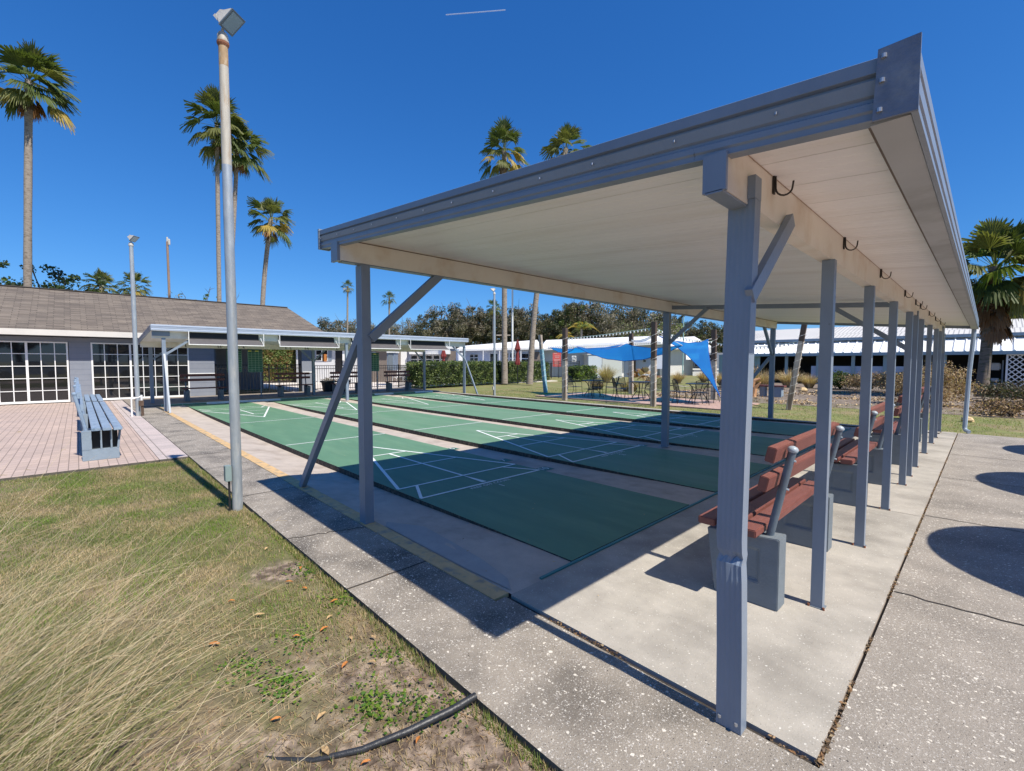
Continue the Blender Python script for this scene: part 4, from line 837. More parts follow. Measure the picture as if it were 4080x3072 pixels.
pal('fan_palm', 'palm leaning right in front of the hedge, crown over the shelter roof', 1144, 830, 1223, 318, 28.6, 60, 12, 21, group=GP, dead=4, nleaf=32, nseg=20, bend=(-.35, -.3))
pal('fan_palm', 'stout palm at the right edge with a skirt of brown dead leaves', 2118, 888, 2150, 570, 18.2, 116, 20, 22, dead=26, skirt=1.2, nleaf=48, bright=.22, nseg=26, boots=1.4, bend=(.0, 0))

# ================================================================== TREES
def oak_mesh(seed, R, H, trunk_h, n, size, mats, wts, dens=1.0, droop=.0):
    """returns (root) tree at the origin: trunk with limbs, crown of leaf clumps on an uneven outline"""
    rng = np.random.default_rng(seed); return rng
def oak(name, label, loc, R, H, seed, nclump=70, per=70, size=.34, mats=('oak1', 'oak2', 'oak3', 'oak4'), wts=(.45, .25, .18, .12), group=None, low=.25, cat='tree', top_sparse=True, limb=True):
    rng = np.random.default_rng(seed); root = empty(name, loc, 0, label, cat, group)
    b = MB(); hz = H*low
    b.tube([(0, 0, -.3), (.1*R*.3, 0, hz*.6), (0, .05*R, hz)], [R*.07, R*.055, R*.05], 8)
    tips = []
    for i in range(9 if limb else 4):
        az = i*2.4+rng.uniform(-.3, .3); el = math.radians(rng.uniform(28, 78)); l = R*rng.uniform(.6, .95) if el < 1 else (H-hz)*rng.uniform(.6, .9)
        p0 = Vector((0, .05*R, hz*rng.uniform(.75, 1))); d = Vector((math.cos(az)*math.cos(el), math.sin(az)*math.cos(el), math.sin(el)))
        p1 = p0+d*l*.5+Vector(rng.uniform(-.08, .08, 3)*R); p2 = p0+d*l+Vector((0, 0, .1*l)); b.tube([p0, p1, p2], [R*.035, R*.022, R*.007], 6)
        for j in range(3):
            q = p1.lerp(p2, rng.random()); e = q+Vector(rng.normal(size=3))*R*.16+Vector((0, 0, R*.14)); b.tube([q, e], [R*.012, R*.003], 4, cap=False)
    b.build('trunk', M['bark'], root, local=True)
    # clump centres: shell biased, lumpy radius
    C = []; S = []; MI = []
    ph = rng.uniform(0, 6.28, 4)
    for i in range(nclump):
        az = rng.uniform(0, 2*math.pi); u = rng.uniform(-.75, 1); rr = rng.random()**.42
        lump = 1+.18*math.sin(3*az+ph[0])+.14*math.sin(5*az+ph[1]+2*u)+.12*math.sin(4*u+ph[2])
        cz = (H-hz)*.5; c = np.array([R*rr*lump*math.cos(az)*math.sqrt(max(.05, 1-u*u*.8)), R*rr*lump*math.sin(az)*math.sqrt(max(.05, 1-u*u*.8)), hz*.8+cz+cz*u*rr*(.9+.25*(lump-1))])
        sr = R*rng.uniform(.10, .21); k = int(per*rng.uniform(.6, 1.3)*(.75 if (top_sparse and u > .4) else 1)); p = rng.normal(size=(k, 3)); p *= (sr*rng.random(k)**.4/np.linalg.norm(p, axis=1))[:, None]; p[:, 2] *= .75
        C.append(c+p); m = rng.choice(len(mats), p=wts); q = rng.random(k); MI.append(np.where(q < .72, m, rng.choice(len(mats), size=k, p=wts)))
    C = np.concatenate(C); MI = np.concatenate(MI)
    npmesh('crown', leaves(rng, C, size, .7), 4, [LM[m] for m in mats], MI, None).parent = root
    return root
# tall wood behind: individual crowns, four kinds, then copies turned and scaled
def far_tree_kinds():
    K = []
    K.append(oak('oak_tree', 'x', (0, 0, 0), 7.0, 14, 31, 150, 130, .34, wts=(.30, .25, .28, .17)))
    K.append(oak('oak_tree', 'x', (0, 0, 0), 6.5, 15, 32, 150, 130, .34, wts=(.62, .22, .10, .06)))
    K.append(oak('oak_tree', 'x', (0, 0, 0), 7.5, 13, 33, 150, 95, .32, wts=(.10, .22, .40, .28)))
    K.append(oak('oak_tree', 'x', (0, 0, 0), 6.0, 14, 34, 150, 130, .34, mats=('oak1', 'oak2', 'hedge2', 'oak4'), wts=(.45, .35, .12, .08)))
    return K
KIND = ['grey mossy oak', 'dark green oak', 'bare looking pale brown oak', 'olive leafed oak']
used = [False]*4; K = far_tree_kinds(); rT = random.Random(8)
# (x, top y, distance, kind) along the wood, left to right, with what each stands behind
TR = [(650, 712, 120, 1, 'low above the clubhouse roof end'), (722, 690, 118, 0, 'left of the near shelter post'), (775, 690, 112, 2, 'directly behind the near shelter post'), (822, 704, 116, 1, 'below the small palm by the brace'), (872, 690, 108, 2, 'above the far shelter right half'), (915, 700, 104, 3, 'above the right end of the far shelter'),
      (962, 668, 98, 0, 'above the left end of the long hedge'), (1005, 660, 96, 0, 'above the hedge, left of the lawn floodlight pole'), (1045, 662, 100, 3, 'just left of the lawn floodlight pole'), (1098, 660, 95, 1, 'behind the straight hedge palm'), (1138, 664, 92, 0, 'between the two hedge palms'), (1185, 676, 96, 1, 'above the leaning timber post'),
      (1222, 648, 88, 3, 'above the timber post nearest the courts'), (1262, 652, 92, 0, 'behind the feathery palm'), (1310, 655, 86, 2, 'above the middle of the blue sails'), (1352, 658, 90, 1, 'left of the tall dark timber post'), (1395, 668, 84, 0, 'above the timber post at the right of the tables'), (1445, 676, 88, 1, 'behind the left middle post of the near shelter'), (1500, 690, 84, 1, 'left of the dented post, above the pale gable'),
      (1540, 692, 80, 3, 'just left of the dented front post'), (1625, 716, 84, 1, 'seen right of the dented front post over the metal roof'),
      (2085, 600, 46, 0, 'touching the gutter end at the right'), (2140, 612, 52, 1, 'behind the stout palm'), (2215, 600, 50, 1, 'at the right edge above the metal roof')]
for i, (x, y, d, k, wh) in enumerate(TR):
    p = PD(x, 782, d); p.z = 0; H = PD(x, y, d).z; hh = [14, 15, 13, 14][k]; s = H/hh*1.10
    lab = KIND[k] + ' ' + wh
    if not used[k]: o = K[k]; used[k] = True; o.location = p; o['label'] = lab
    else: o = copy_tree(K[k], loc=p, label=lab)
    o.rotation_euler = (0, 0, rT.uniform(0, 6.28)); sx = s*rT.uniform(.85, 1.1)*(.62 if d < 60 else .82); o.scale = (sx, sx, s); o['group'] = 'oaks of the wood beyond the houses'; o['category'] = 'tree'
# dark understorey that closes the foot of the wood
rng = np.random.default_rng(77); P_ = []
for x in np.arange(560, 1720, 2.2):
    for q in range(9):
        d = rng.uniform(112, 132); p = PD(x+rng.uniform(-3, 3), 782, d); z = rng.random()**.8*7.2
        P_.append((p.x, p.y, z))
P_ = np.array(P_); P_ = np.repeat(P_, 6, 0)+rng.normal(size=(len(P_)*6, 3))*np.array([.9, .9, .8]); P_[:, 2] = np.abs(P_[:, 2])
tag(npmesh('undergrowth', leaves(rng, P_, .7, .8), 4, [LM['oak1'], LM['oak2']], (rng.random(len(P_)) < .3).astype(int)), 'dark undergrowth filling the foot of the distant wood', 'undergrowth', kind='stuff')
# broad trees close behind the clubhouse
def small_tree(label, x, y, dep, R, H, seed, mats, wts, size, ncl=36, per=70, name='leafy_tree', low=.35):
    p = PD(x, 782, dep); p.z = 0; return oak(name, label, p, R, H*1.22 if dep < 45 else H*1.1, seed, ncl, per, size, mats=mats, wts=wts, low=low)
small_tree('dark leafed tree poking above the clubhouse roof by the tallest palm', 125, 600, 30, 3.0, PD(110, 590, 30).z, 41, ('hedge1', 'oak1', 'hedge2'), (.5, .35, .15), .20, 90, 80)
small_tree('dark leafed tree top at the left edge above the roof', 8, 600, 30, 1.3, PD(8, 590, 30).z, 42, ('hedge1', 'oak1', 'hedge2'), (.5, .35, .15), .22, 22, 40)
small_tree('thin pale green tree top above the roof beside the utility pole', 410, 640, 44, 2.0, PD(405, 634, 44).z, 43, ('oak3', 'hedge3', 'hedge2'), (.35, .35, .3), .16, 26, 26)
small_tree('small bright green tree top left of the palm pair', 455, 640, 44, 1.3, PD(455, 640, 44).z, 44, ('hedge3', 'hedge2', 'g4'), (.4, .3, .3), .18, 24, 36)
small_tree('broad pale green tree behind the white roof left of the shelter post', 1400, 700, 62, 6.0, PD(1400, 688, 62).z, 45, ('oak2', 'hedge3', 'oak3'), (.4, .3, .3), .24, 70, 90, low=.2)
small_tree('olive tree touching the right edge beyond the metal roof', 2200, 650, 44, 3.6, PD(2200, 668, 44).z, 46, ('oak1', 'oak2', 'oak4'), (.6, .25, .15), .22, 60, 80)
# feathery palm above the white roof
def feather_palm(label, x, y, dep, Lf, seed, n=16, trunk_r=.12, yellow=.25):
    rng = np.random.default_rng(seed); p = PD(x, 782, dep); p.z = 0; top = PD(x, y, dep); root = empty('feather_palm', p, 0, label, 'palm tree')
    b = MB(); b.tube([p, top], [trunk_r*1.2, trunk_r], 8); b.build('trunk', M['trunk'], root, smooth=True)
    V = []; MI = []; T = np.array(top)
    for i in range(n):
        az = i*2.4+rng.uniform(-.2, .2); el = math.radians(rng.uniform(35, 85)-30*(i/n)); h = np.array([math.cos(az), math.sin(az), 0]); mi = 1 if rng.random() < yellow else 0
        for k in range(26):
            t = k/26; q = T+h*Lf*t*math.cos(el)+np.array([0, 0, Lf*(t*math.sin(el)-.75*t*t)]); s = np.array([-h[1], h[0], 0]); l = Lf*.22*(1-.6*t)
            for sg in (-1, 1):
                d = s*sg*.8+h*.4+np.array([0, 0, -.35]); V.append([q, q+d*l*.5+h*.03, q+d*l+np.array([0, 0, -.1*l]), q+d*l*.5-h*.03]); MI.append(mi)
    npmesh('crown', V, 4, [LM['hedge3'], LM['palmy']], MI, root); return root
feather_palm('feathery bright green palm above the white roof behind the blue sails', 1256, 708, 56, 2.6, 51, 18)
feather_palm('yellowing feathery palm just left of the bright green one over the roof', 1222, 726, 55, 1.7, 52, 12, yellow=.9)
feather_palm('small feathery palm right of the near shelter post over the pale gable', 1515, 742, 50, 1.3, 53, 12)

# ================================================================== HEDGES AND SHRUBS
def hedge(name, label, line, width, H, n, size, seed, mats=('hedge1', 'hedge2', 'hedge3'), wts=(.4, .4, .2), cat='hedge'):
    rng = np.random.default_rng(seed); a = Vector((*line[0], 0)); c = Vector((*line[1], 0)); d = (c-a); L = d.length; d.normalize(); s = Vector((-d.y, d.x, 0))
    root = empty(name, (a+c)/2, 0, label, cat)
    b = MB(); m = .12; b.beam(a+d*m+Vector((0, 0, .1+(H-.2)/2)), c-d*m+Vector((0, 0, .1+(H-.2)/2)), width-2*m, H-.26)
    b.build('core', mat('hedge_core', (.010, .014, .007), .95), root)
    A = np.array(a); D = np.array(d); S_ = np.array(s)
    t = rng.random(n)*L; w = rng.uniform(-.5, .5, n)*width; z = rng.random(n)*H
    face = rng.random(n); f1 = L*H/(L*H*2+L*width+2*width*H); f2 = 2*f1; f3 = f2+L*width/(L*H*2+L*width+2*width*H)
    w = np.where(face < f1, -width/2, np.where(face < f2, width/2, w)); z = np.where((face >= f2) & (face < f3), H, z); e = face >= f3; t = np.where(e, np.where(rng.random(n) < .5, 0, L), t)
    bul = .05*np.sin(t*3.1+1)*np.sin(z*4)+.04*np.sin(t*7.7+z*5)
    P = A+D*t[:, None]+S_*(w+np.sign(w)*bul)[:, None]; P[:, 2] = z+np.where(z >= H-.01, bul, 0)
    P += rng.normal(size=P.shape)*.045; P[:, 2] = np.clip(P[:, 2], .05, None)
    cl = np.sin(P[:, 0]*9+P[:, 2]*11)+np.sin(P[:, 1]*8-P[:, 2]*7)+rng.normal(size=n)*.9; mi = np.digitize(cl, [-.1, 1.25]) if len(mats) == 3 else (cl > 0).astype(int)
    npmesh('foliage', leaves(rng, P, size, .7), 4, [LM[m_] for m_ in mats], mi, root); return root
h0, h1 = PG(905, 838), PG(1186, 822)
dd = (h1-h0); nn = Vector((-dd.y, dd.x, 0)).normalized()*.55
hedge('hedge', 'long clipped dark green hedge beyond the far shelter', ((h0.x+nn.x, h0.y+nn.y), (h1.x+nn.x, h1.y+nn.y)), 1.1, 1.33, 30000, .085, 61)
q0, q1 = PG(1229, 823), PG(1268, 820); hedge('hedge', 'short round clipped hedge left of the white shed doors', ((q0.x, q0.y+.4), (q1.x+.1, q1.y+.4)), 1.0, 1.0, 5000, .10, 62, mats=('hedge1', 'hedge2', 'g4'))
# ivy on the wall beyond the gate
iv0, iv1 = PU(*((500+1500/2.765)/1.84449, 760), -23.4), PU(*((500+1990/2.765)/1.84449, 760), -23.4)
iv = MB(); iv.box(-23.9, -23.6, iv0.y, iv1.y+1.5, 0, 2.7); wl = iv.build('garden_wall', M['brownwall']); tag(wl, 'low wall carrying ivy beyond the black gate', 'wall')
rng = np.random.default_rng(66); n = 15000; P = np.stack([-23.55+rng.random(n)*.3, iv0.y+rng.random(n)*(iv1.y-iv0.y+.8), .15+rng.random(n)*2.7], 1)
P = P[(P[:, 2] > .75+.4*np.sin(P[:, 1]*2)) | (rng.random(len(P)) < .25)]
cl = np.sin(P[:, 1]*4)+np.sin(P[:, 2]*5)+rng.normal(size=len(P))
tag(npmesh('ivy', leaves(rng, P, .14, .8), 4, [LM['hedge2'], LM['ivyb'], LM['hedge3']], np.digitize(cl, [-.3, .9])), 'brown and green ivy covering the wall beyond the gate', 'ivy')
def tuft(name, label, loc, R, H, n, seed, mats=('straw', 'straw2'), cat='ornamental grass', w=.012, spread=.8, group=None, curl=.6):
    rng = np.random.default_rng(seed); root = empty(name, loc, 0, label, cat, group); V = []; MI = []
    for i in range(n):
        az = rng.uniform(0, 6.283); rb = R*.25*math.sqrt(rng.random()); o = np.array([math.cos(az), math.sin(az), 0]); s = np.array([-o[1], o[0], 0]); p = o*rb; l = H*rng.uniform(.6, 1.15); lean = spread*rng.random()**.7
        mi = int(rng.integers(0, len(mats))); prev = p; 
        for k in range(1, 4):
            t = k/3; q = p+o*l*lean*(t**1.5)+np.array([0, 0, l*(t-curl*lean*t*t*.6)]); ww = w*(1-t*.8); wp = w*(1-(t-1/3)*.8)
            V.append([prev-s*wp, q-s*ww, q+s*ww, prev+s*wp]); MI.append(mi); prev = q
    npmesh('blades', V, 4, [LM[m] for m in mats], MI).parent = root; return root
def at(x, y): p = PG(x, y); p.z = -.06; return p
tuft('grass_tuft', 'fountain of pale dry grass in front of the white shed', at(1310, 824), .9, 1.25, 700, 71, ('straw', 'strawp', 'g2'), spread=.9, w=.014)
tuft('grass_tuft', 'low grey dry grass mound behind the middle table', at(1360, 842), 1.2, .6, 600, 72, ('straw', 'g2', 'straw2'), spread=1.3)
tuft('grass_tuft', 'low dry grass mound behind the first table', at(1290, 838), 1.0, .5, 500, 73, ('straw', 'g2', 'straw2'), spread=1.3)
for i, (x, y, R, H, lb) in enumerate(((1520, 824, .6, .8, 'small dry tan grass clump behind the third table'), (1465, 826, .6, .8, 'dry tan grass clump left of the near shelter middle post'), (1560, 834, .5, .9, 'dry clump behind the foot of the blue sail'), (1645, 836, 1.1, 1.05, 'big tan dry grass clump left of the leaning pole'), (1705, 834, 1.2, 1.05, 'big tan dry grass clump behind the leaning pole'), (1748, 836, .7, .8, 'reddish dry clump between the leaning pole and second post'))):
    tuft('grass_tuft', lb, at(x, y), R, H, 650, 80+i, ('straw', 'straw2', 'strawp'), spread=.95, group='dry grass clumps in the mulch bed', w=.014)
def shrub(name, label, loc, R, H, n, size, seed, mats, wts, twig=True, cat='shrub', group=None):
    rng = np.random.default_rng(seed); root = empty(name, loc, 0, label, cat, group); b = MB()
    for i in range(26):
        az = rng.uniform(0, 6.28); e = Vector((math.cos(az)*R*rng.uniform(.3, .9), math.sin(az)*R*rng.uniform(.3, .9), H*rng.uniform(.5, .95))); m_ = e*.5+Vector((0, 0, .1)); b.tube([(0, 0, 0), m_, e], [.018, .012, .004], 4, cap=False)
    b.build('stems', M['boots'], root, local=True)
    k = 46; az = rng.uniform(0, 6.28, k); rr = R*rng.random(k)**.5*(1+.2*np.sin(az*3+seed)); cc_ = np.stack([rr*np.cos(az), rr*np.sin(az), H*(.25+.62*rng.random(k)*np.sqrt(np.clip(1-(rr/R/1.2)**2, .05, 1)))], 1)
    P = np.repeat(cc_, n//k, 0); P = P+rng.normal(size=P.shape)*np.array([R*.13, R*.13, H*.09]); P[:, 2] = np.clip(P[:, 2], .03, None)
    npmesh('foliage', leaves(rng, P, size, .55), 4, [LM[m] for m in mats], rng.choice(len(mats), size=len(P), p=wts)).parent = root; return root
DRY = ('straw2', 'straw', 'deadd'); DW = (.45, .3, .25)
shrub('juniper', 'low spreading dark green juniper in the mulch bed', at(1815, 838), 1.0, .95, 7000, .09, 91, ('hedge1', 'hedge2', 'oak1'), (.4, .35, .25))
shrub('dry_shrub', 'dry brown shrub with golden tips behind the second and third posts', at(1875, 842), 1.1, 1.05, 6000, .07, 92, DRY, DW, group='dry shrubs in the mulch bed')
shrub('dry_shrub', 'dry brown shrub seen between the middle posts', at(1935, 850), .9, 1.15, 6000, .07, 93, DRY, DW, group='dry shrubs in the mulch bed')
shrub('dry_shrub', 'large dry tan shrub left of the downspout', at(2012, 872), 1.0, 1.42, 12000, .062, 94, ('straw', 'straw2', 'deadd'), (.45, .35, .2), group='dry shrubs in the mulch bed')
shrub('dry_shrub', 'dark brown dry shrub right of the foot of the stout palm', at(2185, 893), .7, .50, 2600, .06, 95, DRY, (.4, .1, .5), group='dry shrubs in the mulch bed')
shrub('leafy_shrub', 'dark leafy shrub at the right edge under the lattice', at(2215, 868), 1.2, .85, 6000, .08, 96, ('oak1', 'oak2', 'deadd'), (.5, .2, .3))
shrub('dry_shrub', 'reddish dry shrub at the corner of the far metal roofed house', at(1612, 835), .7, 1.5, 1500, .10, 97, ('deadd', 'straw2'), (.6, .4), group='dry shrubs in the mulch bed')

# ================================================================== SHADE SAILS, THEIR POSTS, LIGHT STRINGS
def timber(label, foot, top, w, seed, dark=.45, blue=0):
    r = empty('timber_post', (foot[0], foot[1], -.06), 0, label, 'post', 'weathered timber posts round the shade patio')
    f = Vector((*foot, -.08)); t = Vector(top); m = f.lerp(t, 1-dark)
    b = MB(); b.beam(f, m, w, w, side=(1, .1, 0)); b.build('lower_timber', mat('blue_stained_timber', (.20, .36, .42), .8, .3, 6, .5) if blue else M['wood_old'], r)
    b = MB(); b.beam(m, t, w, w, side=(1, .1, 0)); b.build('upper_timber', M['wood_old'] if blue else M['wood_dark'], r, bevel=.008)
    b = MB(); rr = random.Random(seed); d = (t-f); n = 60
    b.tube([f+d*(.12+.8*i/n)+Vector((math.cos(i*.9)*w*.72, math.sin(i*.9)*w*.72, 0)) for i in range(n+1)], .004, 4, cap=False); b.build('wound_cable', M['strawp' if False else 'white'], r)
    return r
timber('leaning timber post, blue stained below, left of the others beside the hedge', (-4.82, 13.86), (-5.05, 13.70, 2.70), .15, 1, .25, blue=1)
timber('upright timber post nearest the courts at the left corner of the sails', (-1.29, 11.04), (-1.30, 11.04, 2.70), .16, 2)
timber('timber post behind the middle table at the rear of the patio', (-1.39, 15.90), (-1.41, 15.88, 2.70), .17, 3)
timber('tall timber post in front of the middle table, dark above', (2.29, 11.28), (2.28, 11.28, 2.71), .15, 4)
timber('timber post at the rear right, just left of the dented front post', (2.54, 15.49), (2.50, 15.47, 2.66), .17, 5)
timber('pale pole leaning right beyond the near shelter, over the dry grass', (5.71, 13.32), (6.05, 13.42, 2.62), .14, 6, .22)
def sail(name, label, A, B, C_, k=(.10, .10, .10), sag=.12, n=18, es=(0, 0, 0)):
    A, B, C_ = Vector(A), Vector(B), Vector(C_); cen = (A+B+C_)/3; V = []; idx = {}
    for i in range(n+1):
        for j in range(n+1-i):
            a, b_, c = i/n, j/n, 1-i/n-j/n; p = A*a+B*b_+C_*c
            for (x, y, z, kk, P, Q, e_) in ((a, b_, c, k[0], A, B, es[0]), (b_, c, a, k[1], B, C_, es[1]), (c, a, b_, k[2], C_, A, es[2])):
                m = (P+Q)/2; p = p+(cen-m)*kk*4*x*y*(1-z)*1.6; p.z -= e_*4*x*y
            p.z -= sag*27*a*b_*c*.6 + sag*.35*4*(a*b_+b_*c+c*a)/1.33*.5
            p.z += .012*math.sin(i*1.9+j*.7); idx[i, j] = len(V); V.append(p)
    m_ = MB(); f = []
    for i in range(n):
        for j in range(n-i):
            f.append((idx[i, j], idx[i+1, j], idx[i, j+1]))
            if j < n-i-1: f.append((idx[i+1, j], idx[i+1, j+1], idx[i, j+1]))
    m_.add(V, f); r = empty(name, cen, 0, label, 'shade sail', 'blue shade sails over the patio'); r['group'] = 'blue shade sails over the patio'
    m_.build('cloth', M['sail'], r, smooth=True)
    h = MB()
    for P, Q in ((0, 1), (1, 2), (2, 0)):
        pts = []
        for t in range(n+1):
            key = {(0, 1): (n-t, t), (1, 2): (0, n-t), (2, 0): (t, 0)}[(P, Q)]; pts.append(V[idx[key]])
        h.tube(pts, .012, 5)
    h.build('hem', mat('sail_hem', (.006, .07, .32), .7), r); return r
def c2x(x, y): return ((2100+x/3.687)/1.84449, (1250+y/3.687)/1.84449)
def c6x(x, y): return ((2200+x/3.16)/1.84449, (1250+y/3.16)/1.84449)
sA = [PV(*c2x(345, 500), 13.6), PV(*c2x(1400, 455), 15.3), PV(*c2x(700, 500), 11.7)]
sail('shade_sail', 'blue shade sail at the left, slung between the leaning post and the rear post', *sA, k=(.16, .05, .05), sag=.06, es=(.10, .12, .22))
sB = [PV(*c2x(725, 485), 11.6), PV(*c2x(1470, 440), 15.4), PV(*c6x(1640, 400), 11.9)]
sail('shade_sail', 'middle blue shade sail sagging deeply over the two left tables', *sB, k=(.05, .05, .03), sag=.05, es=(.16, .12, .52))
sC = [PV(*c6x(1345, 282), 11.6), PV(*c6x(1965, 322), 15.1), PV(*c6x(2115, 1052), 13.3)]
sail('shade_sail', 'right blue shade sail that sweeps down to the ground by the third table', *sC, k=(.16, .12, .34), sag=.02)
b = MB()
rp = [(sA[0], (-4.98, 13.75, 1.95)), (sA[1], (-1.35, 15.82, 2.35)), (sA[2], (-1.27, 11.10, 2.2)), (sB[0], (-1.24, 11.10, 2.1)), (sB[1], (-1.36, 15.82, 2.3)), (sB[2], (2.26, 11.34, 2.45)), (sC[0], (2.33, 11.34, 2.45)), (sC[1], (2.45, 15.4, 2.3)), (sC[2], (4.9, 13.4, -.03))]
for i, (p, q) in enumerate(rp):
    b = MB(); b.tube([p, q], .010, 5); tag(b.build('sail_rope', M['white'] if i != 8 else M['black'], None), ('pale rope at the left tip of the left blue sail', 'pale rope holding the left blue sail to the rear post', 'pale rope from the left blue sail to the post nearest the courts', 'pale rope from the middle blue sail to the post nearest the courts', 'pale rope holding the middle blue sail to the rear post', 'pale rope from the middle blue sail to the tall dark topped post', 'pale rope from the right blue sail to the tall dark topped post', 'pale rope from the right blue sail to the rear right post', 'dark strap anchoring the low corner of the right blue sail')[i], 'rope', 'ropes holding the blue sails')
def lights(label, a, c, sag, n=26):
    a, c = Vector(a), Vector(c); r = empty('string_lights', a, 0, label, 'string lights', 'light strings between the timber posts'); P = [a.lerp(c, i/n)-Vector((0, 0, sag*4*(i/n)*(1-i/n))) for i in range(n+1)]
    b = MB(); b.tube(P, .011, 4, cap=False); b.build('cable', mat('pale_teal_cable', (.30, .42, .40), .6), r)
    b = MB()
    for i in range(1, n): b.lathe(P[i]-Vector((0, 0, .05)), [(.008, .05), (.026, .02), (.028, -.01), (.008, -.03)], 5)
    o = b.build('bulbs', M['white'], r); o['kind'] = 'stuff'
lights('light string from the left corner post to the tall dark topped post', (-1.25, 11.06, 2.30), (2.24, 11.28, 2.52), .03)
lights('light string from the tall dark topped post to the rear right post', (2.32, 11.3, 2.50), (2.5, 15.45, 2.2), .12, 20)
lights('light string from the rear right post to the leaning pole', (2.56, 15.47, 2.15), (6.0, 13.4, 2.05), .18, 24)
lights('light string between the rear post and the tall dark topped post', (-1.38, 15.85, 2.42), (2.25, 11.3, 2.3), .10, 24)

# ================================================================== PATIO TABLES AND CHAIRS
def patio_table(loc, label):
    r = empty('patio_table', loc, 0, label, 'table', 'black mesh patio tables under the blue sails')
    b = MB(); b.lathe((0, 0, .66), [(.43, 0), (.445, .006), (.445, .018), (.43, .022)], 28); b.build('table_top', M['black'], r, local=True)
    for i in range(4):
        a = math.pi/4+i*math.pi/2; c, s = math.cos(a), math.sin(a)
        b = MB(); b.tube([(c*.36, s*.36, 0), (c*.30, s*.30, .12), (c*.14, s*.14, .34), (c*.22, s*.22, .55), (c*.33, s*.33, .66)], .014, 6); b.build('leg', M['black'], r, local=True, smooth=True)
    b = MB(); b.tube([(math.cos(t)*.2, math.sin(t)*.2, .28) for t in [2*math.pi*i/16 for i in range(17)]], .008, 5, cap=False); b.build('ring', M['black'], r, local=True); return r
GC = 'black wire chairs around the patio tables'
def patio_chair(loc, rz, label):
    r = empty('patio_chair', loc, rz, label, 'chair', GC)      # faces +x
    for sy in (-1, 1):
        b = MB(); b.tube([(.26, sy*.24, 0), (.23, sy*.235, .22), (.225, sy*.23, .39), (.20, sy*.245, .58), (.12, sy*.25, .60), (-.19, sy*.225, .585)], .010, 6); b.build('front_leg', M['black'], r, local=True, smooth=True)
        b = MB(); b.tube([(-.27, sy*.22, 0), (-.20, sy*.215, .2), (-.185, sy*.21, .40), (-.235, sy*.205, .62), (-.285, sy*.19, .80)], .010, 6); b.build('rear_leg', M['black'], r, local=True, smooth=True)
    b = MB(); b.hexa([(-.19, -.215, .385), (.23, -.235, .395), (.23, .235, .395), (-.19, .215, .385), (-.19, -.215, .397), (.23, -.235, .407), (.23, .235, .407), (-.19, .215, .397)]); b.build('seat', M['black'], r, local=True)
    # mesh back: frame arch with crossing wires
    b = MB(); q = lambda y, z: Vector((-.185-.10*(z-.40)/.42, y, z))
    arch = [q(-.205, .47), q(-.20, .66), q(-.185, .79), q(-.10, .825), q(0, .85), q(.10, .825), q(.185, .79), q(.20, .66), q(.205, .47), q(0, .44), q(-.205, .47)]; b.tube(arch, .009, 5, cap=False); b.build('back_frame', M['black'], r, local=True)
    b = MB(); n = 15
    for i in range(1, n):
        y = -.2+.4*i/n; top = .84-abs(y)**2*1.3; b.beam(q(y, .46), q(y, top), .005, .005)
    for i in range(1, n): z = .46+.34*i/n; b.beam(q(-.195, z), q(.195, z), .005, .005)
    b.build('back_mesh', M['black'], r, local=True); return r
T1, T2, T3 = PG(*c6x(512, 828), .68), PG(*c6x(1118, 845), .68), PG(*c6x(1848, 868), .68)
zf_ = -.03
t1 = patio_table((T1.x, T1.y, zf_), 'black mesh table on the shade patio, leftmost')
copy_tree(t1, loc=(T2.x, T2.y, zf_), label='black mesh table on the shade patio, middle one'); copy_tree(t1, loc=(T3.x, T3.y, zf_), label='black mesh table on the shade patio, rightmost')
c0 = None
for T, lst in ((T1, ((198, .80, 'black wire chair at the left of the leftmost table, back to the leaning post'), (318, .62, 'black wire chair on the court side of the leftmost table'), (45, .78, 'black wire chair angled right of the leftmost table'), (120, .72, 'black wire chair behind the leftmost table, in front of the small hedge'))),
               (T2, ((222, .78, 'black wire chair left of the middle table, seen from the side'), (345, .66, 'black wire chair right of the middle table behind the tall dark topped post'), (100, .70, 'black wire chair behind the middle table'), (165, .95, 'empty black wire chair pulled behind the middle table'))),
               (T3, ((205, .95, 'black wire chair left of the rightmost table, turned away'), (300, .62, 'black wire chair on the court side of the rightmost table'), (235, .62, 'black wire chair tucked at the left side of the rightmost table'), (60, .72, 'black wire chair behind the rightmost table under the sloping sail')))):
    for az, d, lb in lst:
        a = math.radians(az); loc = (T.x+d*math.cos(a), T.y+d*math.sin(a), zf_); rz = a+math.pi+random.Random(az).uniform(-.25, .25)
        if c0 is None: c0 = patio_chair(loc, rz, lb)
        else: copy_tree(c0, loc=loc, rz=rz, label=lb)

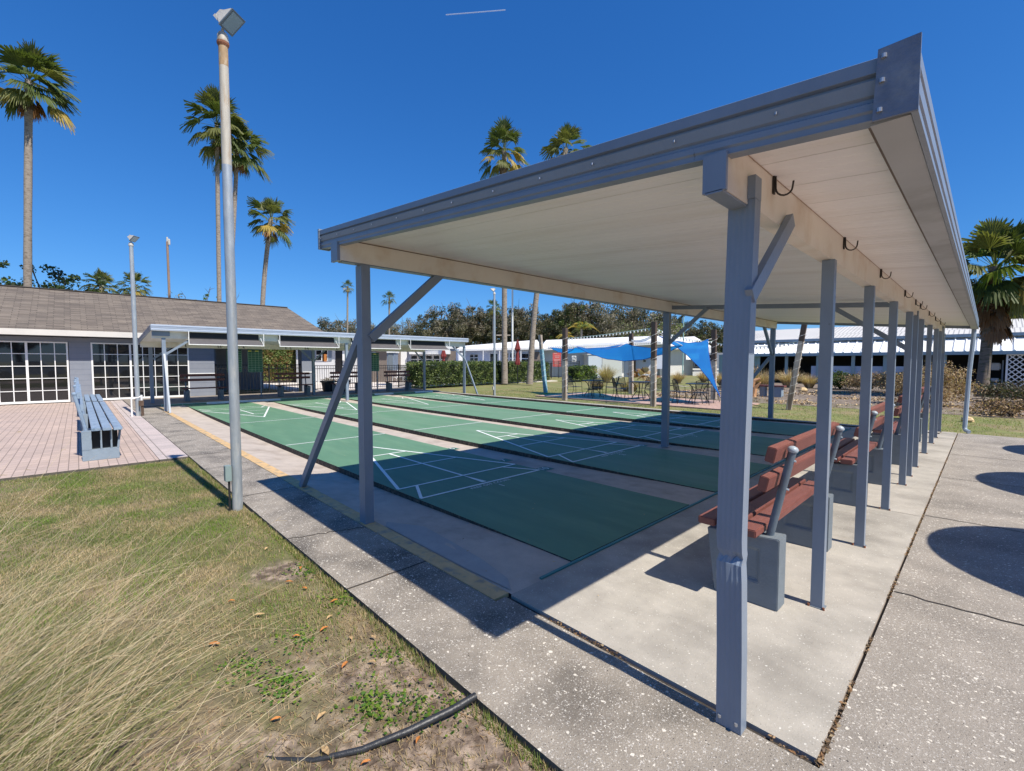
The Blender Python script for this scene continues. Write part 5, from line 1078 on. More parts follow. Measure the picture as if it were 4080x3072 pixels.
# ================================================================== HOUSES BEYOND
FH = Vector((math.cos(YAW), math.sin(YAW), 0))
def prect(x0, x1, y0, y1, dep, th=.06, off=0.0):
    """upright rectangle filling a px box at a distance, with real thickness going back"""
    b = MB(); P = [PD(x0, y1, dep), PD(x1, y1, dep), PD(x1, y0, dep), PD(x0, y0, dep)]
    z0 = (P[0].z+P[1].z)/2; z1 = (P[2].z+P[3].z)/2; P[0].z = P[1].z = z0; P[2].z = P[3].z = z1; f = FH*th; o = -FH*off
    P = [p+o for p in P]; b.hexa([P[0], P[1], P[1]+f, P[0]+f, P[3], P[2], P[2]+f, P[3]+f]); return b
def phouse(name, label, x0, x1, dep, eave, ridge, wallm, roofm, thick=6.0, over=.5, fasc='white', group=None):
    """house facing the camera side; eave=(yL,yR), ridge=(xL,yL,xR,yR) in px"""
    a = PD(x0, 782, dep); c = PD(x1, 782, dep); a.z = c.z = -.1; r = empty(name, (a+c)/2, 0, label, 'house', group)
    ea, ec = PD(x0, eave[0], dep-over), PD(x1, eave[1], dep-over); ta = PD(x0, eave[0]+1, dep).z; tc = PD(x1, eave[1]+1, dep).z; f = FH*thick
    b = MB(); A, C_ = a.copy(), c.copy(); A2, C2 = a.copy(), c.copy(); A2.z, C2.z = ta, tc
    b.hexa([A, C_, C_+f, A+f, A2, C2, C2+f, A2+f]); b.build('wall', M[wallm], r)
    ra, rc = PD(ridge[0], ridge[1], dep+thick/2), PD(ridge[2], ridge[3], dep+thick/2)
    b = MB(); u = Vector((0, 0, .12)); b.hexa([ea, ec, rc, ra, ea+u, ec+u, rc+u, ra+u]); b.build('roof', M[roofm], r)
    ba, bc = ea+FH*(thick+2*over), ec+FH*(thick+2*over); b = MB(); b.hexa([ra, rc, bc, ba, ra+u, rc+u, bc+u, ba+u]); b.build('back_roof', M[roofm], r)
    b = MB(); w_ = Vector((0, 0, .05)); b.hexa([ea-FH*.04-w_, ec-FH*.04-w_, ec-FH*.002-w_, ea-FH*.002-w_, ea-FH*.04+u, ec-FH*.04+u, ec-FH*.002+u, ea-FH*.002+u]); b.build('fascia', M[fasc], r)
    return r
def win(r, x0, x1, y0, y1, dep, nx=1, ny=2, fm='white', name='window', curtain=False):
    fr = prect(x0, x1, y0, y1, dep, .05, .06).build(name, M[fm], r); fr_ = fr
    w = (x1-x0)/nx; h = (y1-y0)/ny; m = min(w, h)*.10
    for i in range(nx):
        for j in range(ny): prect(x0+i*w+m, x0+(i+1)*w-m, y0+j*h+m, y0+(j+1)*h-m, dep, .01, .075).build('pane', M['glass'], fr_)
def part(r, name, x0, x1, y0, y1, dep, m, th=.06, off=.05): return prect(x0, x1, y0, y1, dep, th, off).build(name, M[m] if isinstance(m, str) else m, r)
# pool side buildings seen under the far shelter
h = phouse('pool_house', 'white pool house with grey shuttered window, left of the centre post', 640, 762, 31, (742, 742), (640, 732, 762, 732), 'offwhite', 'white_roof', 4)
win(h, 683, 709, 756, 779, 31, 2, 2); part(h, 'shutter', 709.5, 717, 756, 779, 31, 'slate'); part(h, 'shutter', 675.5, 682.5, 756, 779, 31, 'slate'); part(h, 'door', 725, 740, 757, 806, 31, 'black'); part(h, 'door_curtain', 742, 756, 757, 779, 31, 'white', off=.2)
h = phouse('pool_house', 'brown cabin by the pool behind the scoreboard near the shelter post', 757, 846, 32, (745, 745), (757, 735, 846, 735), 'brownwall', 'white_roof', 4)
part(h, 'door', 772, 784, 760, 808, 32, 'black'); part(h, 'shutter', 800, 812, 760, 785, 32, 'slate')
h = phouse('mobile_home', 'pale mobile home with a row of windows under a white awning, behind the hedge end', 846, 984, 35, (752, 752), (846, 742, 984, 742), 'pale_blue_wall', 'white_roof', 5)
for i, x in enumerate((888, 904, 920, 936, 952)): win(h, x, x+14, 768, 785, 35, 1, 2)
part(h, 'awning', 884, 972, 757, 765, 34.2, 'white', th=.9); part(h, 'end_panel', 866, 879, 757, 800, 34.6, 'white'); part(h, 'brown_panel', 962, 985, 758, 800, 34.6, 'brownwall')
r_ = empty('portable_booth', PG(843, 818), 0, 'blue grey portable booth with white domed roof by the pool fence', 'booth')
prect(836, 851, 762, 800, 27.5, 1.0).build('body', M['slate'], r_); prect(835, 852, 757.5, 762, 27.4, 1.2).build('roof', M['white'], r_); prect(838.5, 848.5, 764, 798, 27.5, .03, .035).build('door', M['block'], r_)
h = phouse('mobile_home', 'long white roofed mobile home behind the hedge, left of the leaning timber post', 985, 1172, 38, (757, 753), (1000, 750, 1160, 737), 'pale_blue_wall', 'white_roof', 7)
win(h, 1015, 1033, 765, 780, 38, 2, 2); win(h, 1057, 1077, 762, 784, 38, 1, 1); win(h, 1083, 1099, 762, 786, 38, 1, 2); win(h, 1101, 1124, 762, 786, 38, 2, 2); win(h, 1126, 1142, 763, 786, 38, 1, 2)
part(h, 'porch_shade_panel', 1143, 1172, 760, 812, 38, 'brownwall', off=.1)  # flat brown panel; the porch's shade is only its colour
for x in (1043, 1078.5, 1124.5): part(h, 'porch_post', x, x+1.6, 758, 812, 37.2, 'white')
part(h, 'blue_panel', 985, 1003, 762, 812, 37.6, 'white')
h = phouse('hall', 'long white roofed hall with pale blue wall and red sign behind the blue sails', 1166, 1437, 44, (756, 742), (1180, 737, 1452, 727), 'pale_blue_wall', 'white_roof', 9, over=1.6)
part(h, 'recess_shade_panel', 1148, 1174, 758, 813, 43.6, 'brownwall'); part(h, 'corner_trim', 1343, 1347, 764, 817, 43.8, 'white')  # first panel is flat and brown, a recess's shade given as colour
for i in range(60):
    t = i/59; x = 1187+(1427-1187)*t; y = 754.0+(741.5-754.0)*t
    p = PD(x, y, 42.3); q = p+FH*1.6+Vector((0, 0, .25)); b = MB(); b.beam(p+Vector((0, 0, .10)), q+Vector((0, 0, .10)), .07, .09); b.build('roof_rib', M['white_roof'], h)
part(h, 'gutter_line', 1230, 1437, 745.2, 746.6, 43.0, 'blue_trim') if False else None
part(h, 'door_frame', 1363, 1373, 765, 822, 43.7, 'boots')
# red notice: pale border, heading bar and lines of lettering too small to read
sg_ = empty('notice_sign', PD(1203, 800, 40.5), 0, 'large red notice with pale lettering on the pale blue wall', 'sign'); prect(1194, 1212, 762, 792, 40.5, .03).build('panel', M['sign_red'], sg_)
for i, (a_, b_, y_) in enumerate(((1196, 1203, 763.5), (1198, 1209, 768.5), (1199, 1208, 771.5), (1196.5, 1210, 776), (1197, 1209, 779), (1198, 1210, 782), (1197, 1207, 785), (1199, 1209, 788))): prect(a_, b_, y_, y_+.9, 40.5, .005, .012).build('lettering_line', mat('faded_lettering', (.72, .45, .42), .6), sg_)
sg_ = empty('prohibition_sign', PD(1240, 800, 40.8), 0, 'small white prohibition sign with a barred circle on the pale blue wall', 'sign'); prect(1235.5, 1244.8, 768.5, 781.5, 40.8, .03).build('panel', M['white'], sg_)
cc0 = PD(1240.2, 773.6, 40.76); sx_ = Vector((rt[0], rt[1], 0)); b = MB(); b.tube([cc0+sx_*math.cos(t)*.15+Vector((0, 0, math.sin(t)*.15)) for t in [2*math.pi*i/16 for i in range(17)]], .018, 4, cap=False); b.tube([cc0+sx_*.1+Vector((0, 0, .1)), cc0-sx_*.1-Vector((0, 0, .1))], .016, 4); b.build('barred_circle', M['block'], sg_)
prect(1237, 1243.5, 778.2, 779.6, 40.8, .005, .012).build('lettering_line', M['block'], sg_)
sh = empty('storage_shed', PG(1310, 816), 0, 'pale grey storage shed with tall double doors behind the dry grass fountain', 'shed')
prect(1270, 1343.5, 766, 817, 41.3, 2.5).build('wall', M['offwhite'], sh); prect(1301, 1342.5, 767, 816.5, 41.3, .03, .04).build('door', mat('pale_greenish_door', (.55, .58, .54), .6, .05, 1), sh); prect(1271, 1299.5, 767, 816.5, 41.3, .03, .04).build('door', mat('pale_blue_door', (.55, .62, .66), .6, .05, 1), sh); prect(1268.5, 1345, 764.5, 766.2, 41.2, 2.8).build('roof', M['white'], sh)
b = prect(1299.7, 1300.7, 788, 792, 41.3, .03, .08); b.build('handle', M['block'], sh)
h = phouse('mobile_home', 'white gabled mobile home with striped curved awning, right of the tall timber post', 1436, 1540, 50, (754, 752), (1440, 732, 1500, 729), 'white', 'white_roof', 7, over=.9)
win(h, 1386-.5, 1394, 770, 783, 43.9, 1, 2) if False else win(h, 1388.5, 1395.5, 770, 783, 43.8, 1, 2)
part(h, 'grey_panel_wall', 1498, 1572, 762, 812, 49.3, 'slate_wall'); win(h, 1500, 1520, 766, 792, 49.1, 1, 3, 'block'); win(h, 1524, 1546, 766, 792, 49.1, 1, 3, 'block'); part(h, 'deck_rail', 1496, 1570, 796, 799, 48.4, 'white'); part(h, 'deck_skirt', 1496, 1570, 803, 812, 48.4, 'offwhite')
part(h, 'condenser', 1425, 1440, 797, 812, 43, 'block', th=.8)
aw_ = MB()
for i in range(9):
    t = i/8; x = 1484+t*24
    for j in range(5):
        a0 = math.pi/2*j/5; a1 = math.pi/2*(j+1)/5; p = PD(x, 762, 48.0-1.4*math.sin(a0)); q = PD(x, 762, 48.0-1.4*math.sin(a1)); p.z = PD(x, 777-math.cos(a0)*13, 48).z; q.z = PD(x, 777-math.cos(a1)*13, 48).z; aw_.beam(p, q, .16, .03, side=sx_)
aw_.build('awning', M['white'], h)
wg = prect(1404, 1428, 764, 815, 44.2, .3); o_ = wg.build('white_wall', M['white'], None); tag(o_, 'white side wall left of the tall dark topped post, beyond the dry palm leaves', 'wall')
# metal roofed house at the right, front parallel to the courts' ends
rh = empty('metal_roofed_house', (8, 36, 0), 0, 'long white metal roofed house with dark carport openings at the right', 'house')
def L2(x, x0, y0, x1, y1): return y0+(y1-y0)*(x-x0)/(x1-x0)
X0, X1 = 1560, 2320
def zat(x, y, v): return PV(x, y, v)
ea0 = PV(X0, L2(X0, 1764, 764, 2113, 758.6), 33.0); ea1 = PV(X1, L2(X1, 1764, 764, 2113, 758.6), 33.0); ze = (ea0.z+ea1.z)/2; ea0.z = ea1.z = ze
ux0, ux1 = ea0.x, ea1.x
zt = (PV(1764, 739.5, 34.7).z+PV(2113, 727.5, 34.7).z)/2; zr = (PV(1740, 713, 39).z+PV(2150, 690, 39).z)/2; zb = (PV(1854, 732.5, 34.5).z+PV(2212, 717.5, 34.5).z)/2
b = MB(); b.hexa([(ux0, 33, ze), (ux1, 33, ze), (ux1, 34.75, zt), (ux0, 34.75, zt), (ux0, 33, ze+.03), (ux1, 33, ze+.03), (ux1, 34.75, zt+.03), (ux0, 34.75, zt+.03)]); b.build('awning', M['white_roof'], rh)
n = int((ux1-ux0)/.46)
for i in range(min(n, 95)):
    u = ux0+.2+i*.46; b = MB(); b.add([(u-.07, 33-.01, ze+.03), (u+.07, 33-.01, ze+.03), (u, 33-.01, ze+.10), (u-.07, 34.78, zt+.03), (u+.07, 34.78, zt+.03), (u, 34.78, zt+.12)], [(0, 1, 2), (3, 5, 4), (0, 2, 5, 3), (1, 4, 5, 2), (0, 3, 4, 1)]); b.build('awning_rib', M['white_roof'], rh)
b = MB(); b.box(ux0, ux1, 32.93, 32.99, ze-.16, ze+.02); b.build('gutter', mat('teal_gutter', (.26, .38, .45), .5, .06, 3), rh)
def ribroof(name, v0, z0, v1, z1, m):
    b = MB(); b.hexa([(ux0, v0, z0), (ux1, v0, z0), (ux1, v1, z1), (ux0, v1, z1), (ux0, v0, z0+.05), (ux1, v0, z0+.05), (ux1, v1, z1+.05), (ux0, v1, z1+.05)]); return b.build(name, m, rh)
corr = mat('cream_corrugated_roof', (.95, .95, .93), .55, .05, 1, col2=(.84, .83, .81), c2scale=.5, extra=brickfn((.70, .68, .64), (.66, .64, .60), (.40, .39, .37), .22, 60, .03))
ribroof('roof', 34.45, zb, 39, zr, corr); b = MB(); b.box(ux0, ux1, 34.40, 34.448, zb-.12, zb+.06); b.build('roof_edge', M['blue_trim'], rh)
b = MB(); b.hexa([(ux0, 39, zr), (ux1, 39, zr), (ux1, 45, zb), (ux0, 45, zb), (ux0, 39, zr+.05), (ux1, 39, zr+.05), (ux1, 45, zb+.05), (ux0, 45, zb+.05)]); b.build('back_roof', corr, rh)
b = MB(); b.box(ux0+.3, ux1, 37.5, 37.7, -.1, zt); b.box(ux0+.3, ux0+.5, 33.3, 44, -.1, zt-.1); b.box(ux1-.4, ux1, 33.3, 44, -.1, zt); b.box(ux0, ux1, 43.8, 44, -.1, zt); b.build('wall', M['interior'], rh)
b = MB(); b.box(ux0+.3, ux1, 33.3, 37.5, ze+.0, ze+.04); b.build('ceiling', M['interior'], rh)
b = MB(); p = PV(1600, 782, 33.3); q = PV(1636, 782, 33.3); b.box(p.x-1.6, q.x, 33.3, 33.4, -.1, ze); b.build('end_wall', M['teal_wall'], rh)
b = MB(); q = PV(1576, 782, 33.3); b.box(ux0+.3, q.x, 33.25, 33.45, -.1, ze); b.build('corner_wall', M['teal_wall'], rh)
p = PV(1752, 800, 33.3); q = PV(1962, 800, 33.3); b = MB(); b.box(p.x, q.x, 33.3, 33.45, -.1, PV(1850, 791, 33.3).z); b.build('knee_wall', mat('pale_blue_knee_wall', (.36, .45, .58), .7, .08, 1), rh)
for x in (1639, 1699, 1767, 1843, 1912, 1966, 2040): p = PV(x, 782, 33.25); b = MB(); b.box(p.x-.09, p.x+.09, 33.2, 33.3, -.1, ze-.16); b.build('post', M['teal_wall'], rh)
p = PV(1990, 782, 36.5); b = MB(); b.box(p.x-.5, p.x+.5, 36.9, 37.45, -.1, 1.9); b.build('door', mat('dim_panel_door', (.12, .12, .12), .6), rh)
p = PV(2128, 782, 33.6); q = PV(2172, 782, 33.6)
shf = empty('shelf_rack', (p.x, 34.4, 0), 0, 'rack of folded white cushions in the carport beside the lattice', 'rack')
for i, (z0, z1) in enumerate(((.05, .22), (.32, .50), (.95, 1.35))): b = MB(); b.box(p.x+.2, q.x-.15, 34.2, 34.9, z0, z1); b.build('cushion', M['offwhite'], shf, bevel=.05)
b = MB()
for u in (p.x+.12, q.x-.08): b.box(u-.03, u+.03, 34.15, 34.95, -.06, 1.5)
b.build('rack_frame', M['slate'], shf)
p = PV(2178, 782, 33.1); b = MB(); u0_, u1_ = p.x, p.x+6; zz0, zz1 = -.05, ze-.16; s_ = .26
la = empty('lattice_screen', (p.x, 33.1, 0), 0, 'white diamond lattice screen at the right end of the carport', 'lattice')
k = -int((zz1-zz0)/s_)-1
while u0_+k*s_ < u1_:
    for sg in (1, -1):
        a0 = u0_+k*s_; h_ = zz1-zz0; pa = [a0, zz0 if sg > 0 else zz1]; t0 = max(0, (u0_-a0)/h_); t1 = min(1, (u1_-a0)/h_)
        if t1 > t0: b.beam((a0+h_*t0, 33.1+.006*sg, pa[1]+sg*h_*t0), (a0+h_*t1, 33.1+.006*sg, pa[1]+sg*h_*t1), .045, .008, side=(1, 0, -1 if sg > 0 else 1))
    k += 1
b.build('slats', M['white'], la); b = MB(); b.box(u0_-.08, u0_, 33.06, 33.14, zz0, zz1); b.box(u0_, u1_, 33.06, 33.14, zz1-.05, zz1+.02); b.build('frame', M['white'], la)
# poles
def pole(name, label, x, yb, yt, dep, w, m, cat, extra=None):
    p = PD(x, yb, dep); p.z = 0; t = PD(x, yt, dep); r = empty(name, p, 0, label, cat); b = MB(); b.tube([p, Vector((p.x, p.y, t.z))], [w, w*.8], 8); b.build('shaft', m, r, smooth=True); return r, Vector((p.x, p.y, t.z))
r_, t_ = pole('utility_pole', 'brown utility pole with fittings on top behind the clubhouse roof', 370.5, 760, 522, 36, .10, mat('brown_pole', (.28, .19, .14), .9, .2, 6, stretch=(4, 4, .3)), 'utility pole')
b = MB(); b.box(t_.x-.05, t_.x+.05, t_.y-.05, t_.y+.05, t_.z-.1, t_.z+.35); b.lathe(t_+Vector((.12, .1, -.25)), [(.07, 0), (.08, .1), (.08, .4), (.03, .46)], 8); b.build('fitting', M['castgrey'], r_)
r_, t_ = pole('flagpole', 'tall thin white flagpole behind the hedge between the two palms', 1107, 800, 470, 33, .07, M['white'], 'flagpole'); b = MB(); b.lathe(t_, [(.03, 0), (.09, .06), (.09, .12), (.02, .18)], 8); b.build('ball', M['white'], r_)
r_, t_ = pole('utility_pole', 'short timber pole with a cross arm beyond the white roofs left of the hedge palm', 1087.5, 800, 722, 58, .10, M['wood_old'], 'utility pole'); b = MB(); b.beam(t_-sx_*.9-Vector((0, 0, .12)), t_+sx_*.9-Vector((0, 0, .12)), .12, .14); b.build('cross_arm', M['wood_old'], r_)
pole('thin_pole', 'thin pale green pole beyond the patio right of the tall timber post', 1474.5, 812, 684, 36, .05, mat('pale_green_pole', (.30, .48, .46), .5), 'pole')
for x, yb, dep, lb in ((958.5, 800, 31, 'closed maroon umbrella behind the hedge beside the far shelter end'), (1118, 800, 29, 'closed maroon umbrella showing tall above the hedge between the palms')):
    p = PD(x, yb, dep); p.z = 0; zt_ = PD(x, 733 if x > 1000 else 750, dep).z; r_ = empty('closed_umbrella', p, 0, lb, 'umbrella', 'closed maroon umbrellas by the pool'); b = MB(); b.tube([p, p+Vector((0, 0, zt_+.02))], .03, 6); b.build('pole', M['black'], r_)
    b = MB(); vs = []; fs = []; prof = [(.02, zt_), (.09, zt_-.25), (.17, zt_-.62), (.07, zt_-.78), (.10, zt_-1.15), (.15, zt_-1.5), (.13, zt_-1.62)]
    for (rr_, z) in prof:
        for j in range(16): t = 2*math.pi*j/16; q = rr_*(1+(.22 if j % 2 else -.1)); vs.append((p.x+q*math.cos(t), p.y+q*math.sin(t), z))
    for i in range(len(prof)-1):
        for j in range(16): fs.append((i*16+j, i*16+(j+1) % 16, (i+1)*16+(j+1) % 16, (i+1)*16+j))
    b.add(vs, fs); b.build('canopy', M['maroon'], r_)
# car roof over the hedge
cp = PD(1041, 782, 33); car = empty('parked_car', (cp.x, cp.y, 0), math.atan2(rt[1], rt[0]), 'dark parked car whose roof shows just over the hedge', 'car')
b = MB(); prof = [(-2.1, .35), (-2.15, .75), (-1.9, .92), (-1.25, 1.0), (-.75, 1.42), (.65, 1.46), (1.3, 1.08), (2.05, .98), (2.2, .7), (2.15, .35)]; b.extr([(x, z) for x, z in prof], (0, -.85, 0), (0, .85, 0), (1, 0, 0), (0, 0, 1)); b.build('body', mat('dark_car_paint', (.02, .025, .04), .2, .05, 3), car, local=True)
b = MB(); b.extr([(-.95, 1.04), (-.62, 1.35), (.55, 1.39), (1.0, 1.08)], (0, -.862, 0), (0, .862, 0), (1, 0, 0), (0, 0, 1)); b.build('window', M['glass'], car, local=True)
for x in (-1.35, 1.4):
    for y in (-.8, .8): b = MB(); b.tube([(x, y-.1, .33), (x, y+.1, .33)], .33, 16); b.build('wheel', M['rubber'], car, local=True)
def road_car(label, loc, m):
    c = copy_tree(car, loc=loc, rz=math.pi/2, label=label)
    for ch_ in c.children:
        if ch_.name.startswith('body'): me = ch_.data.copy(); ch_.data = me; me.materials[0] = m
    c['group'] = 'cars parked along the drive behind the viewpoint'; return c
wcar = mat('white_car_paint', (.75, .76, .78), .2, .03, 3)
road_car('white parked car on the drive, mirrored in the left glass doors', (22, -5.4, 0), wcar); road_car('white parked car on the drive, mirrored in the right glass doors', (22, -.6, 0), wcar)
road_car('silver parked car on the drive behind the viewpoint', (22, 3.6, 0), mat('silver_car_paint', (.35, .36, .38), .25, .03, 3, metal=.5))
for i, (u, v, sc_) in enumerate(((48, -22, .8), (52, -8, .9), (47, 5, .75), (53, 17, .85))):
    o = copy_tree(K[i], loc=(u, v, 0), label=('oak beyond the drive behind the viewpoint, left one', 'oak beyond the drive behind the viewpoint, second', 'oak beyond the drive behind the viewpoint, third', 'oak beyond the drive behind the viewpoint, right one')[i]); o.scale = (sc_, sc_, sc_*.8); o['group'] = 'oaks across the drive'
# pool side furniture
def pool_chair(loc, rz, label, towel=False):
    r = empty('pool_chair', loc, rz, label, 'chair', 'white pool chairs behind the picket fence')
    for sy in (-.26, .26):
        b = MB(); b.tube([(.30, sy, 0), (.28, sy, .32), (.26, sy, .52), (-.2, sy, .54), (-.30, sy, .5)], .018, 6); b.tube([(-.25, sy, 0), (-.18, sy, .34), (-.33, sy, .88)], .018, 6); b.build('side_frame', M['white'], r, local=True)
    b = MB()
    for i in range(8): x = -.16+i*.06; b.box(x, x+.045, -.26, .26, .33+.004*i, .345+.004*i)
    b.build('seat_straps', M['white'], r, local=True)
    b = MB()
    for i in range(8): z = .40+i*.06; x = -.20-.28*(z-.34)/1.0; b.box(x-.012, x, -.26, .26, z, z+.045)
    b.build('back_straps', M['white'], r, local=True); return r
pc = None
spots = [(688, 806, 2.2, 'white strap chair by the pool nearest the block pier'), (704, 804, 2.0, 'white strap chair with the next one left of the centre post'), (722, 805, 2.4, 'white strap chair just left of the far shelter centre post'), (822, 803, 1.2, 'white strap chair behind the third far bench'), (846, 806, 2.6, 'white strap chair in front of the portable booth'), (866, 804, .4, 'white strap chair right of the portable booth'), (880, 808, 2.0, 'white strap chair near the hedge end'), (860, 812, 3.2, 'white strap chair nearest the fence right of the scoreboard')]
for x, y, rz, lb in spots:
    p = PG(x, y+14, -.02); p.z = -.02
    if pc is None: pc = pool_chair(p, rz, lb)
    else: copy_tree(pc, loc=p, rz=rz, label=lb)
p = PG(700, 820, -.02); tw = prect(696.5, 705, 765, 781, 22.6, .04); tag(tw.build('towel', M['orange'], None), 'orange towel hanging over a white pool chair', 'towel')
for i, (u, v) in enumerate(((-11.3, 5.95), (-11.0, 6.55))):
    r_ = empty('flower_pot', (u, v, .028), 0, ('black flower pot beside the block pier, empty looking', 'black flower pot with low dark plants, right of the other pot')[i], 'flower pot', 'black pots by the far benches')
    b = MB(); b.lathe((u, v, .028), [(.22, 0), (.30, .42), (.34, .44), (.34, .50), (.30, .50)], 14); b.build('pot', M['blackplastic'], r_)
    P = np.array([u, v, .56])+np.random.default_rng(i).normal(size=(260, 3))*np.array([.15, .15, .05]); npmesh('plant', leaves(np.random.default_rng(i), P, .06), 4, [LM['deadd'], LM['oak2']], np.random.default_rng(i).integers(0, 2, 260), r_)
# old bench and stump beyond the leaning pole
r_ = empty('garden_bench', (3.62, 18.7, -.06), 0, 'small red topped bench with grey block legs near the dry grass', 'bench'); b = MB(); b.box(3.15, 4.15, 18.5, 18.85, .36, .42); b.build('seat', M['red_board'], r_); b = MB(); b.box(3.75, 4.05, 18.52, 18.83, -.06, .36); b.build('leg', M['slate_block'], r_); b = MB(); b.box(3.22, 3.42, 18.52, 18.83, -.06, .36); b.build('leg', M['slate_block'], r_)
rng = np.random.default_rng(5); r_ = empty('tree_stump', (3.05, 18.2, -.06), 0, 'twisted driftwood stump beside the small red topped bench', 'stump'); b = MB()
b.tube([(3.0, 18.2, -.1), (2.95, 18.2, .3), (3.1, 18.25, .62), (3.3, 18.3, .70)], [.17, .12, .09, .05], 8); b.tube([(3.1, 18.15, -.1), (3.15, 18.2, .3), (3.35, 18.2, .55)], [.12, .09, .03], 7); b.build('wood', M['terracotta'], r_)
V = []; MI = []; rng = np.random.default_rng(9); pp = at(1392, 826)
for i in range(26): fan(rng, np.array(pp)+rng.normal(size=3)*np.array([.25, .25, .05])+np.array([0, 0, .25]), rng.normal(size=3)*np.array([1, 1, .4])+np.array([0, 0, .8]), .7, .5, .5, V, MI, int(rng.random() < .6), 8, 1.0)
tag(npmesh('palm_debris', V, 4, [LM['straw'], LM['dead']], MI), 'heap of orange brown dry palm leaves before the white wall', 'palm leaves')
for i, (x, y, s) in enumerate(((1735, 843, .22), (1866, 838, .16), (1598, 846, .14), (2090, 905, .13))):
    p = at(x, y); b = MB(); rng = np.random.default_rng(i); b.lathe(p, [(s*.8, 0), (s, s*.3), (s*.7, s*.75), (s*.2, s*.9)], 7); b.v = [(a+rng.normal()*s*.08, c+rng.normal()*s*.08, d) for a, c, d in b.v]; tag(b.build('rock', M['chip'] if i != 1 else M['bark'], None), ('tan rock near the foot of the second post in the mulch', 'dark rock below the juniper', 'small tan rock near the patio edge', 'small tan rock left of the downspout foot')[i], 'rock')

# open umbrellas to the right of the frame: they throw the round shadows on the side walkway
for i, (u, v) in enumerate(((10.57, 2.40), (10.80, 5.42), (11.07, 8.42), (10.4, -.75+.0))[:3]):
    z = 2.15; U_, V_ = u+.752*z, v+.022*z; r_ = empty('open_umbrella', (U_, V_, -.02), 0, ('round open umbrella beside the side walkway, nearest the camera', 'round open umbrella beside the side walkway, middle one', 'round open umbrella beside the side walkway, farthest')[i], 'umbrella', 'open umbrellas along the side walkway')
    b = MB(); b.lathe((U_, V_, z), [(.95, -.0), (.95, .008), (.5, .13), (.02, .22)], 40); b.build('canopy', M['maroon'], r_); b = MB(); b.tube([(U_, V_, -.02), (U_, V_, z+.2)], .02, 8); b.build('pole', M['white'], r_)
# contrail, thirty metres wide and kilometres away
a_, c_ = PD(963, 32, 3200), PD(1092, 21.5, 3200); b = MB(); b.beam(a_, c_, 6.0, 4)
cm = bpy.data.materials.new('contrail'); cm.use_nodes = True; n_ = cm.node_tree.nodes; pb_ = n_['Principled BSDF']; pb_.inputs['Base Color'].default_value = (.9, .93, 1, 1); pb_.inputs['Alpha'].default_value = .28; pb_.inputs['Roughness'].default_value = 1
tag(b.build('contrail', cm, None), 'short thin white contrail high in the blue sky', 'contrail')

# ================================================================== NEAR GROUND COVER
def nz(x, y, s, o=0.0): return np.array([noise.noise(Vector((a*s+o, b_*s+o*.7, o))) for a, b_ in zip(x, y)])
rng = np.random.default_rng(101)
def blades(n, x0, x1, y0, y1, hmin, hmax, w, keep, z0=-.036, lean=.6):
    x = rng.uniform(x0, x1, n); y = rng.uniform(y0, y1, n); k = keep(x, y); x, y = x[k], y[k]; n = len(x); az = rng.uniform(0, 6.283, n); h = rng.uniform(hmin, hmax, n); l = rng.random(n)*lean+.2
    o = np.stack([np.cos(az), np.sin(az), np.zeros(n)], 1); s = np.stack([-np.sin(az), np.cos(az), np.zeros(n)], 1); p = np.stack([x, y, np.full(n, z0)], 1); ww = (w*rng.uniform(.6, 1.4, n))[:, None]
    t = p+o*(h*l)[:, None]; t[:, 2] += h*.8
    return np.stack([p-s*ww, p+s*ww, t], 1), x, y
# dirt shows near the walkway corner and in patches; thinner cover there
def dens(x, y):
    a = nz(x, y, 1.1, 3.0); near = np.clip((x-6.4)/1.6, 0, 1)*np.clip((y+2.5)/.6, 0, 1); patch = (np.hypot(x-6.6, (y+1.53)*1.2) < .24)
    d = .80+.9*a-.62*near; d = np.where(patch, .03, d); return rng.random(len(x)) < np.clip(d, .16, 1)
V, x, y = blades(240000, 1.75, 9.4, -3.9, -1.33, .012, .038, .0016, dens)
c = nz(x, y, 2.3, 9.0)+rng.normal(size=len(x))*.32; mi = np.digitize(c, [-.28, .10, .40])       # green, olive, straw, bright
mi = np.array([2, 1, 0, 3])[mi]; mi = np.where((np.clip((x-6.2)/1.5, 0, 1)*.6 > rng.random(len(x))) & (mi != 3), 2, mi)
E_, ex, ey = blades(9000, 1.75, 9.0, -1.36, -1.305, .02, .05, .0018, lambda x, y: nz(x, y, 2.1, 31)+rng.random(len(x))*.5 > .12)
V = np.concatenate([V, E_]); mi = np.concatenate([mi, rng.choice(4, len(E_), p=(.3, .3, .25, .15))])
tag(npmesh('lawn_grass', V, 3, [LM['g1'], LM['g2'], LM['g3'], LM['g4']], mi), 'short patchy winter lawn beside the walkway', 'grass', kind='stuff')
V, x, y = blades(60000, 1.75, 9.4, -7.5, -3.9, .015, .04, .003, lambda x, y: rng.random(len(x)) < .8)
tag(npmesh('lawn_grass', V, 3, [LM['g1'], LM['g2'], LM['g3']], rng.integers(0, 3, len(V))), 'short lawn farther left of the walkway', 'grass', kind='stuff')
V, x, y = blades(42000, -8, 10.5, 9.9, 17, .02, .05, .006, lambda x, y: (nz(x, y, .8, 2) + rng.random(len(x)) > .35) & ~((x > -3.45) & (x < 4.5) & (y > 11.58) & (y < 14.75)), z0=-.075)
tag(npmesh('far_grass', V, 3, [LM['g1'], LM['g2'], LM['g3'], LM['g4']], rng.choice(4, len(V), p=(.2, .35, .2, .25))), 'lawn between the courts, the hedge and the shade patio', 'grass', kind='stuff')
